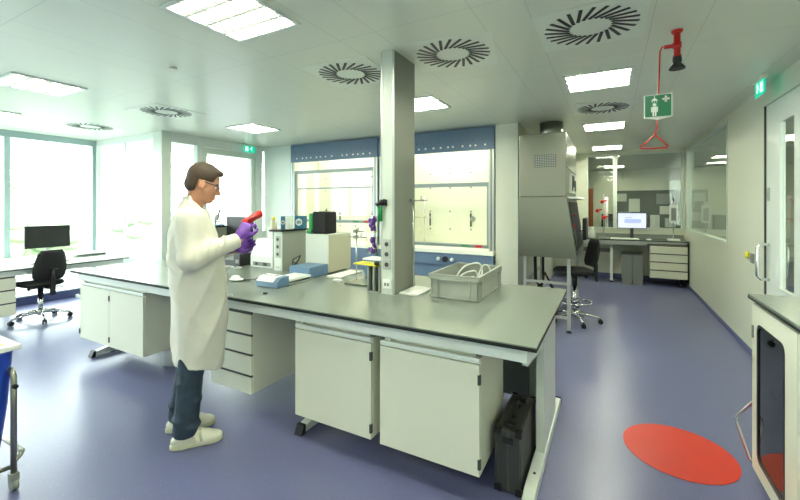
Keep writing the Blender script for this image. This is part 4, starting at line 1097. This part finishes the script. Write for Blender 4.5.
class SDF:
    def __init__(s, lo, hi, h):
        s.h = h; s.lo = np.array(lo, float)
        s.n = [int((hi[i] - lo[i]) / h) + 2 for i in range(3)]
        s.F = np.full(s.n, .2, np.float32)
        s.ax = [s.lo[i] + h * np.arange(s.n[i]) for i in range(3)]

    def _sub(s, lo, hi):
        i0 = [max(0, int((lo[i] - s.lo[i]) / s.h) - 1) for i in range(3)]; i1 = [min(s.n[i], int((hi[i] - s.lo[i]) / s.h) + 3) for i in range(3)]
        sl = tuple(slice(a, b) for a, b in zip(i0, i1))
        X = s.ax[0][sl[0]][:, None, None]; Y = s.ax[1][sl[1]][None, :, None]; Z = s.ax[2][sl[2]][None, None, :]
        return sl, X, Y, Z

    def put(s, fn, lo, hi, k=.02, op='u'):
        pad = .03 + k; sl, X, Y, Z = s._sub([a - pad for a in lo], [a + pad for a in hi])
        b = fn(X, Y, Z); a = s.F[sl]
        if op == 'u':
            h = np.clip(.5 + .5 * (a - b) / k, 0, 1); s.F[sl] = a * (1 - h) + b * h - k * h * (1 - h)
        else:
            b = -b; h = np.clip(.5 - .5 * (a - b) / k, 0, 1); s.F[sl] = a * (1 - h) + b * h + k * h * (1 - h)
        return s

    def cap(s, p, q, r0, r1=None, k=.02, op='u'):
        r1 = r0 if r1 is None else r1; p = np.array(p, float); q = np.array(q, float); d = q - p; L2 = max(d.dot(d), 1e-9)

        def fn(X, Y, Z):
            t = np.clip(((X - p[0]) * d[0] + (Y - p[1]) * d[1] + (Z - p[2]) * d[2]) / L2, 0, 1)
            return np.sqrt((X - p[0] - t * d[0]) ** 2 + (Y - p[1] - t * d[1]) ** 2 + (Z - p[2] - t * d[2]) ** 2) - (r0 + t * (r1 - r0))
        R = max(r0, r1)
        return s.put(fn, np.minimum(p, q) - R, np.maximum(p, q) + R, k, op)

    def ell(s, c, r, k=.02, op='u', R=None):
        c = np.array(c, float); r = np.array(r, float)

        def fn(X, Y, Z):
            x, y, z = X - c[0], Y - c[1], Z - c[2]
            if R is not None:
                x, y, z = (R[0][0] * x + R[1][0] * y + R[2][0] * z, R[0][1] * x + R[1][1] * y + R[2][1] * z, R[0][2] * x + R[1][2] * y + R[2][2] * z)
            k0 = np.sqrt((x / r[0]) ** 2 + (y / r[1]) ** 2 + (z / r[2]) ** 2); k1 = np.sqrt((x / r[0] ** 2) ** 2 + (y / r[1] ** 2) ** 2 + (z / r[2] ** 2) ** 2) + 1e-6
            return k0 * (k0 - 1) / k1
        m_ = max(r) if R is not None else r
        return s.put(fn, c - m_, c + m_, k, op)

    def mesh(s):
        F = s.F; I = F < 0; nx, ny, nz = F.shape
        acc = np.zeros((nx - 1, ny - 1, nz - 1, 3), np.float32); cnt = np.zeros((nx - 1, ny - 1, nz - 1), np.float32)
        for ax in range(3):
            o = [b for b in range(3) if b != ax]
            for da in (0, 1):
                for db in (0, 1):
                    s0 = [None] * 3; s0[ax] = slice(0, F.shape[ax] - 1); s0[o[0]] = slice(da, F.shape[o[0]] - 1 + da); s0[o[1]] = slice(db, F.shape[o[1]] - 1 + db)
                    s1 = list(s0); s1[ax] = slice(1, F.shape[ax])
                    a, b = F[tuple(s0)], F[tuple(s1)]; c = (a < 0) != (b < 0)
                    t = np.where(c, a / np.where(np.abs(a - b) < 1e-9, 1, a - b), 0)
                    acc[..., ax] += t; acc[..., o[0]] += c * da; acc[..., o[1]] += c * db; cnt += c
        act = cnt > 0; idx = -np.ones(cnt.shape, np.int64); ids = np.argwhere(act); idx[act] = np.arange(len(ids))
        V = (acc[act] / cnt[act][:, None] + ids) * s.h + s.lo
        Q = []
        for ax in range(3):
            o = [b for b in range(3) if b != ax]
            s0 = [slice(None)] * 3; s1 = [slice(None)] * 3; s0[ax] = slice(0, F.shape[ax] - 1); s1[ax] = slice(1, F.shape[ax])
            c = np.argwhere(I[tuple(s0)] != I[tuple(s1)])
            c = c[(c[:, o[0]] > 0) & (c[:, o[1]] > 0) & (c[:, o[0]] < idx.shape[o[0]]) & (c[:, o[1]] < idx.shape[o[1]])]
            e0 = np.zeros(3, int); e0[o[0]] = 1; e1 = np.zeros(3, int); e1[o[1]] = 1
            q = [idx[tuple((c - d).T)] for d in (e0 * 0, e0, e0 + e1, e1)]
            Q.append(np.stack(q, 1))
        Q = np.concatenate(Q); Q = Q[(Q >= 0).all(1)]
        return V, Q

    def obj(s, name, m, parent, label=None, smooth=1):
        V, Q = s.mesh(); me = bpy.data.meshes.new(name)
        me.from_pydata([tuple(v) for v in V], [], [tuple(int(i) for i in q) for q in Q])
        bm = bmesh.new(); bm.from_mesh(me)
        for _ in range(smooth): bmesh.ops.smooth_vert(bm, verts=bm.verts[:], factor=.5, use_axis_x=True, use_axis_y=True, use_axis_z=True)
        bmesh.ops.recalc_face_normals(bm, faces=bm.faces[:])
        for f in bm.faces: f.smooth = True
        bm.to_mesh(me); bm.free(); me.materials.append(m)
        o = bpy.data.objects.new(name, me); C.objects.link(o)
        if parent is not None: o.parent = parent; ROOT[o.name] = ROOT[parent.name]
        if label: o['label'] = label
        return o


TH = math.radians(53)
# head frame: origin and tilt
HO = np.array((.065, 0, 1.715)); TI = math.radians(19); ct, st = math.cos(TI), math.sin(TI)
HR = [[ct, 0, st], [0, 1, 0], [-st, 0, ct]]          # columns = local axes in body frame


def hp(x, y, z): return (HO[0] + ct * x + st * z, HO[1] + y, HO[2] - st * x + ct * z)


RS, RE, RW = (-.005, -.185, 1.465), (.005, -.245, 1.225), (.285, -.11, 1.325)
LS, LE, LW = (-.005, .185, 1.465), (.03, .24, 1.20), (.255, .045, 1.245)
b = SDF((-.30, -.36, .03), (.50, .36, 1.90), .006)
b.cap((.01, 0, 1.0), (.0, 0, 1.34), .085, .10, .05); b.cap((0, -.13, 1.42), (0, .13, 1.42), .06, k=.05); b.cap((0.02, -.06, .92), (0.02, .06, .92), .08, k=.04)
for sg, an, kn in ((-1, (-.06, -.10, .09), (.0, -.105, .50)), (1, (-.10, .13, .09), (-.02, .115, .50))):
    b.cap((0.01, sg * .085, .90), kn, .07, .055, .04); b.cap(kn, an, .055, .038, .03); b.cap(an, (an[0] + .07, an[1], .06), .03, .022, .02)
for S_, E_, W_ in ((RS, RE, RW), (LS, LE, LW)): b.cap(S_, E_, .05, .042, .03); b.cap(E_, W_, .04, .028, .03)
b.cap((-.005, 0, 1.45), hp(-.02, 0, -.07), .054, .053, .03)
b.ell(hp(-.012, 0, .03), (.104, .078, .094), .02, R=HR); b.ell(hp(.045, 0, -.04), (.058, .062, .082), .03, R=HR)
b.ell(hp(.062, 0, -.105), (.034, .036, .026), .025, R=HR)
b.ell(hp(.078, 0, .012), (.02, .05, .012), .015, R=HR)
b.cap(hp(.095, 0, -.005), hp(.121, 0, -.045), .008, .012, .012); b.ell(hp(.112, 0, -.050), (.014, .017, .009), .008, R=HR)
b.ell(hp(.100, 0, -.078), (.010, .025, .006), .008, R=HR); b.ell(hp(.098, 0, -.089), (.010, .022, .006), .008, R=HR)
for sg in (-1, 1):
    b.ell(hp(.088, sg * .031, -.012), (.012, .014, .009), .008, 's', R=HR)
    b.ell(hp(.005, sg * .079, -.020), (.020, .014, .034), .006, R=HR); b.ell(hp(.009, sg * .094, -.014), (.009, .008, .018), .004, 's', R=HR)
    b.ell(hp(.045, sg * .045, -.045), (.03, .02, .025), .02, R=HR)
man = b.obj('person', M_skin, None); man.location = (-2.475, 1.64, 0); man.rotation_euler = (0, 0, TH)
ROOT[man.name] = Matrix.Translation((-2.475, 1.64, 0)) @ Matrix.Rotation(TH, 4, 'Z')
man['label'] = 'scientist in white lab coat, jeans and purple gloves holding a red device at the bench'; man['category'] = 'person'

# hair
h = SDF((-.12, -.12, 1.55), (.26, .12, 1.90), .004)
h.ell(hp(-.010, 0, .038), (.106, .086, .098), .01, R=HR)
h.ell(hp(-.045, 0, -.03), (.066, .074, .062), .02, R=HR)
h.ell(hp(.062, -.01, .088), (.042, .05, .024), .02, R=HR)
fn = lambda X, Y, Z: np.maximum(-(ct * (X - HO[0]) - st * (Z - HO[2]) - .052), -(-(st * (X - HO[0]) + ct * (Z - HO[2])) + .078)) * 1.0
# cut away the face: everything forward of x=.05 and below z=.075 in the head frame


def face_cut(X, Y, Z):
    x = ct * (X - HO[0]) - st * (Z - HO[2]); z = st * (X - HO[0]) + ct * (Z - HO[2])
    return np.maximum(.060 + .25 * (z - .02) - x, z - .068) + 0 * Y


def low_cut(X, Y, Z):
    x = ct * (X - HO[0]) - st * (Z - HO[2]); z = st * (X - HO[0]) + ct * (Z - HO[2])
    return np.maximum(z + .075 - .10 * (x > -.03), z * 0 + np.where(x > -.015, z - .008 + .0 * x, z + .080)) + 0 * Y


h.put(face_cut, (-.2, -.2, 1.5), (.3, .2, 1.9), .006, 's')


def ear_cut(X, Y, Z):
    x = ct * (X - HO[0]) - st * (Z - HO[2]); z = st * (X - HO[0]) + ct * (Z - HO[2])
    return np.maximum(-.030 - x, z - .012) + 0 * Y


h.put(ear_cut, (-.2, -.2, 1.5), (.3, .2, 1.9), .006, 's')
h.obj('hair', M_hair, man, smooth=1)
for sg in (-1, 1):
    e = obj('eye', MB().sph(hp(.080, sg * .031, -.012), .0115), M_signw, man, local=True)
    obj('iris', MB().sph(hp(.0895, sg * .031, -.015), .0045), M_black, e, local=True)
    obj('eyebrow', MB().tube([hp(.095, sg * .015, .010), hp(.094, sg * .032, .015), hp(.082, sg * .05, .010)], .0045, 6), M_hair, man, local=True)
g_ = MB()
for sg in (-1, 1): g_.tube([hp(.004, sg * .084, .004), hp(.09, sg * .074, .002), hp(.108, sg * .058, -.006)], .0045, 6)
g_.tube([hp(.108, -.058, -.002), hp(.118, -.03, .004), hp(.120, 0, .004), hp(.118, .03, .004), hp(.108, .058, -.002)], .003, 6)
gs = obj('safety_glasses', g_, M_dgrey, man, local=True)
g2 = MB()
for sg in (-1, 1):
    g2.rings([[Vector(hp(.110 + .002, sg * .058, .0)), Vector(hp(.119, sg * .012, .003)), Vector(hp(.119, sg * .014, -.028)), Vector(hp(.110, sg * .052, -.032))],
              [Vector(hp(.1115 + .002, sg * .058, .0)), Vector(hp(.1205, sg * .012, .003)), Vector(hp(.1205, sg * .014, -.028)), Vector(hp(.1115, sg * .052, -.032))]])
obj('lens', g2, M_clear, gs, local=True)

# lab coat
cz = np.array([.40, .50, .75, .95, 1.16, 1.30, 1.41, 1.49, 1.545, 1.595]); cc = np.array([.040, .040, .045, .043, .030, .008, .004, -.004, -.006, .0])
ca_ = np.array([.150, .150, .168, .170, .170, .155, .135, .110, .078, .060]); cb_ = np.array([.185, .185, .195, .195, .20, .205, .195, .165, .100, .068])
c = SDF((-.26, -.37, .42), (.42, .37, 1.62), .0075)


def coat(X, Y, Z):
    q = np.interp(Z, cz, cc); a = np.interp(Z, cz, ca_); b_ = np.interp(Z, cz, cb_)
    th = np.arctan2(Y, X - q)
    rid = lambda p: (1 - np.abs(np.sin(p))) ** 2
    fold = .006 * np.sin(5 * th + 3 * Z) * np.clip((1.2 - Z) / .5, 0, 1) - .014 * rid(3.5 * th - 9 * Z + 1.3) * np.clip((1.5 - Z) / .3, 0, 1) * (.5 + .5 * np.sin(4 * Z + 2 * th)) - .013 * rid(2 * th + 13 * Z + 1.5 * np.sin(5 * Z)) * (.5 + .5 * np.sin(3 * th + 7 * Z + 2))
    d = (np.sqrt(((X - q) / a) ** 2 + (Y / b_) ** 2) - 1) * np.minimum(a, b_) + fold
    return np.maximum(d, .505 + .01 * np.sin(3 * th) + .02 * (X > 9) - Z + .03 * np.clip(-X / .15, -1, 1) * 1.0)


c.put(coat, (-.25, -.3, .42), (.32, .3, 1.60), .002)
for S_, E_, W_, f0 in ((RS, RE, RW, .78), (LS, LE, LW, .72)):
    S0 = np.array(S_); E0 = np.array(E_); W0 = np.array(W_); c.cap(S0, E0, .078, .072, .05)
    c.cap(E0, E0 + (W0 - E0) * f0, .070, .055, .035)
    e1 = E0 + (W0 - E0) * f0; dv = (W0 - E0) / np.linalg.norm(W0 - E0)
    for k, tt in enumerate((.10, .24, .36, .52, .66)):
        pc = E0 + (W0 - E0) * tt; rr = .067 - .016 * tt; c.ell(pc + np.array((0, -.012, .01)), (.013, rr + .007, rr + .008), .010)
    c.cap(e1 - dv * .0, e1 + dv * .055, .054, .052, .006)

    def cut(X, Y, Z, e1=e1, dv=dv): return -( (X - e1[0]) * dv[0] + (Y - e1[1]) * dv[1] + (Z - e1[2]) * dv[2] - .062)

    c.put(cut, e1 - .09, e1 + .13, .003, 's')
c.cap((.0, 0, 1.47), (.035, 0, 1.66), .062, .075, .008, 's'); c.cap((.10, 0, 1.60), (.15, 0, 1.38), .045, .012, .01, 's')
ct_ = c.obj('lab_coat', M_coat, man, smooth=2)
col = MB()
for sg in (-1, 1):
    pts = [(-.072, sg * .0, 1.585), (-.060, sg * .045, 1.58), (-.01, sg * .078, 1.56), (.055, sg * .075, 1.515), (.115, sg * .035, 1.43), (.15, sg * .012, 1.36)]
    for i in range(len(pts) - 1):
        a_, b2 = Vector(pts[i]), Vector(pts[i + 1]); o1 = Vector((-.012 if i < 1 else 0.004, sg * .018, -.045)); n_ = Vector((-.004, sg * .004, .004))
        col.rings([[a_, b2, b2 + o1, a_ + o1], [a_ + n_, b2 + n_, b2 + o1 + n_, a_ + o1 + n_]])
obj('collar', col, M_coat, ct_, local=True)
obj('coat_button', MB().sph((.222, -.01, 1.1), (.005, .009, .009), sub=1).sph((.243, -.01, .93), (.005, .009, .009), sub=1).sph((.186, -.01, 1.25), (.005, .009, .009), sub=1), M_signw, ct_, local=True)

# jeans and shoes
j = SDF((-.24, -.26, .06), (.22, .28, 1.02), .008)
for sg, an, kn in ((-1, (-.035, -.10, .075), (.0, -.105, .50)), (1, (-.085, .13, .075), (-.02, .115, .50))):
    j.cap((0.02, sg * .085, .88), kn, .078, .080, .02); j.cap(kn, (an[0], an[1], .11), .074, .074, .01)
    for z, dx in ((.14, .03), (.19, -.03), (.30, .02), (.42, -.02)): j.ell((an[0] + (kn[0] - an[0]) * (z - .1) / .4 + dx, an[1] - .01, z), (.058, .068, .022), .02)
j.cap((.01, -.05, .93), (.02, .05, .93), .085, k=.04)
j.put(lambda X, Y, Z: Z - .075 + 0 * X * Y, (-.3, -.3, .0), (.3, .3, .08), .004, 's')
j.obj('jeans', M_jeans, man, smooth=1)
for sg, hx, hy in ((-1, -.115, -.10), (1, -.165, .13)):
    s_ = SDF((hx - .03, hy - .08, -.01), (hx + .33, hy + .08, .17), .005)
    s_.ell((hx + .07, hy, .045), (.075, .04, .045), .02); s_.ell((hx + .20, hy, .035), (.10, .050, .038), .03); s_.cap((hx + .07, hy, .06), (hx + .075, hy, .12), .045, .045, .02); s_.cap((hx + .09, hy, .09), (hx + .2, hy, .05), .04, .036, .02)
    s_.put(lambda X, Y, Z: Z - .016 + 0 * X * Y, (-.4, -.3, -.05), (.4, .3, .03), .003, 's')
    so = s_.obj('shoe', M_shoe, man, smooth=1)
    rg = []
    for z, k in ((0.0, .97), (.006, 1.02), (.024, 1.02), (.028, .97)):
        r = []
        for a in np.linspace(0, 2 * PI, 36, endpoint=False):
            cx_ = hx + .145 + .152 * math.cos(a) * k; wv = .046 + .012 * max(0, math.cos(a - .3)) - .008 * (abs(math.cos(a)) < .35)
            r.append(Vector((cx_, hy + wv * k * math.copysign(abs(math.sin(a)) ** .7, math.sin(a)), z)))
        rg.append(r)
    obj('sole', MB().rings(rg), M_sole, so, local=True)
    st_ = MB()
    for dx in (.125, .165):
        st_.tube([(hx + dx + .01, hy - .047, .035), (hx + dx, hy - .036, .078), (hx + dx - .0, hy - .01, .098), (hx + dx, hy + .02, .092), (hx + dx + .01, hy + .045, .05)], .009, 6)
    obj('strap', st_, M_sole, so, local=True)


def hand(name, W, d, n, thumb_side, curls, parent, flip=1):
    W = np.array(W, float); d = np.array(d, float); d /= np.linalg.norm(d); n = np.array(n, float); n -= d * n.dot(d); n /= np.linalg.norm(n); s = np.cross(d, n) * thumb_side
    S = SDF(W - .20, W + .22, .004)
    S.cap(W - d * .05, W + d * .01, .036, .031, .01)
    for i, o_ in enumerate((-.030, -.010, .010, .030)):
        S.cap(W + d * .015 + s * o_ * .6, W + d * .085 + s * o_, .018, .014, .02)
    for i, (o_, L) in enumerate(((.033, .92), (.011, 1.0), (-.011, .95), (-.033, .78))):
        p = W + d * (.09 - .004 * abs(i - 1)) + s * o_; ang = 0.
        for k, (ll, rr) in enumerate(((.044, .0102), (.027, .0095), (.022, .0085))):
            ang += curls[i][k] if isinstance(curls[i], (list, tuple)) else curls[i]
            dd = d * math.cos(ang) + n * math.sin(ang); q = p + dd * ll * L
            S.cap(p, q, rr, rr - .0008, .004); p = q
    b0 = W + d * .025 + s * .03; t1 = b0 + (d * .55 + s * .62 + n * .45) * .045; t2 = t1 + (d * .85 + s * .10 + n * .5) * .033; t3 = t2 + (d * .85 - s * .2 + n * .45) * .025
    S.cap(b0, t1, .017, .0135, .012); S.cap(t1, t2, .0125, .0115, .004); S.cap(t2, t3, .0115, .0095, .004)
    S.obj(name, M_purple, parent, smooth=1)
    return W, d, n, s


hand('glove', (.293, -.10, 1.350), (.52, .22, .80), (.45, .85, -.1), -1, [.75, .8, .85, .9], man)
hand('glove', (.262, .04, 1.262), (.85, .05, .25), (.2, -1., .3), 1, [.6, .65, .7, .75], man)
rd = thing('handheld_reader', 'red handheld tube device held in the purple glove', 'handheld device', (-2.475, 1.64, 0), TH)
obj('body', MB().tube([(.312, -.055, 1.430), (.327, -.05, 1.440), (.387, -.03, 1.475), (.432, -.018, 1.500), (.442, -.016, 1.505)], .025, 14, taper=[.75, 1, 1.02, 1.0, .6]), M_red, rd, local=True)
obj('ridge', MB().tube([(.345, -.075, 1.453), (.405, -.057, 1.486)], .008, 8), mat('dark_red', (.3, .01, .01), .4), rd, local=True)
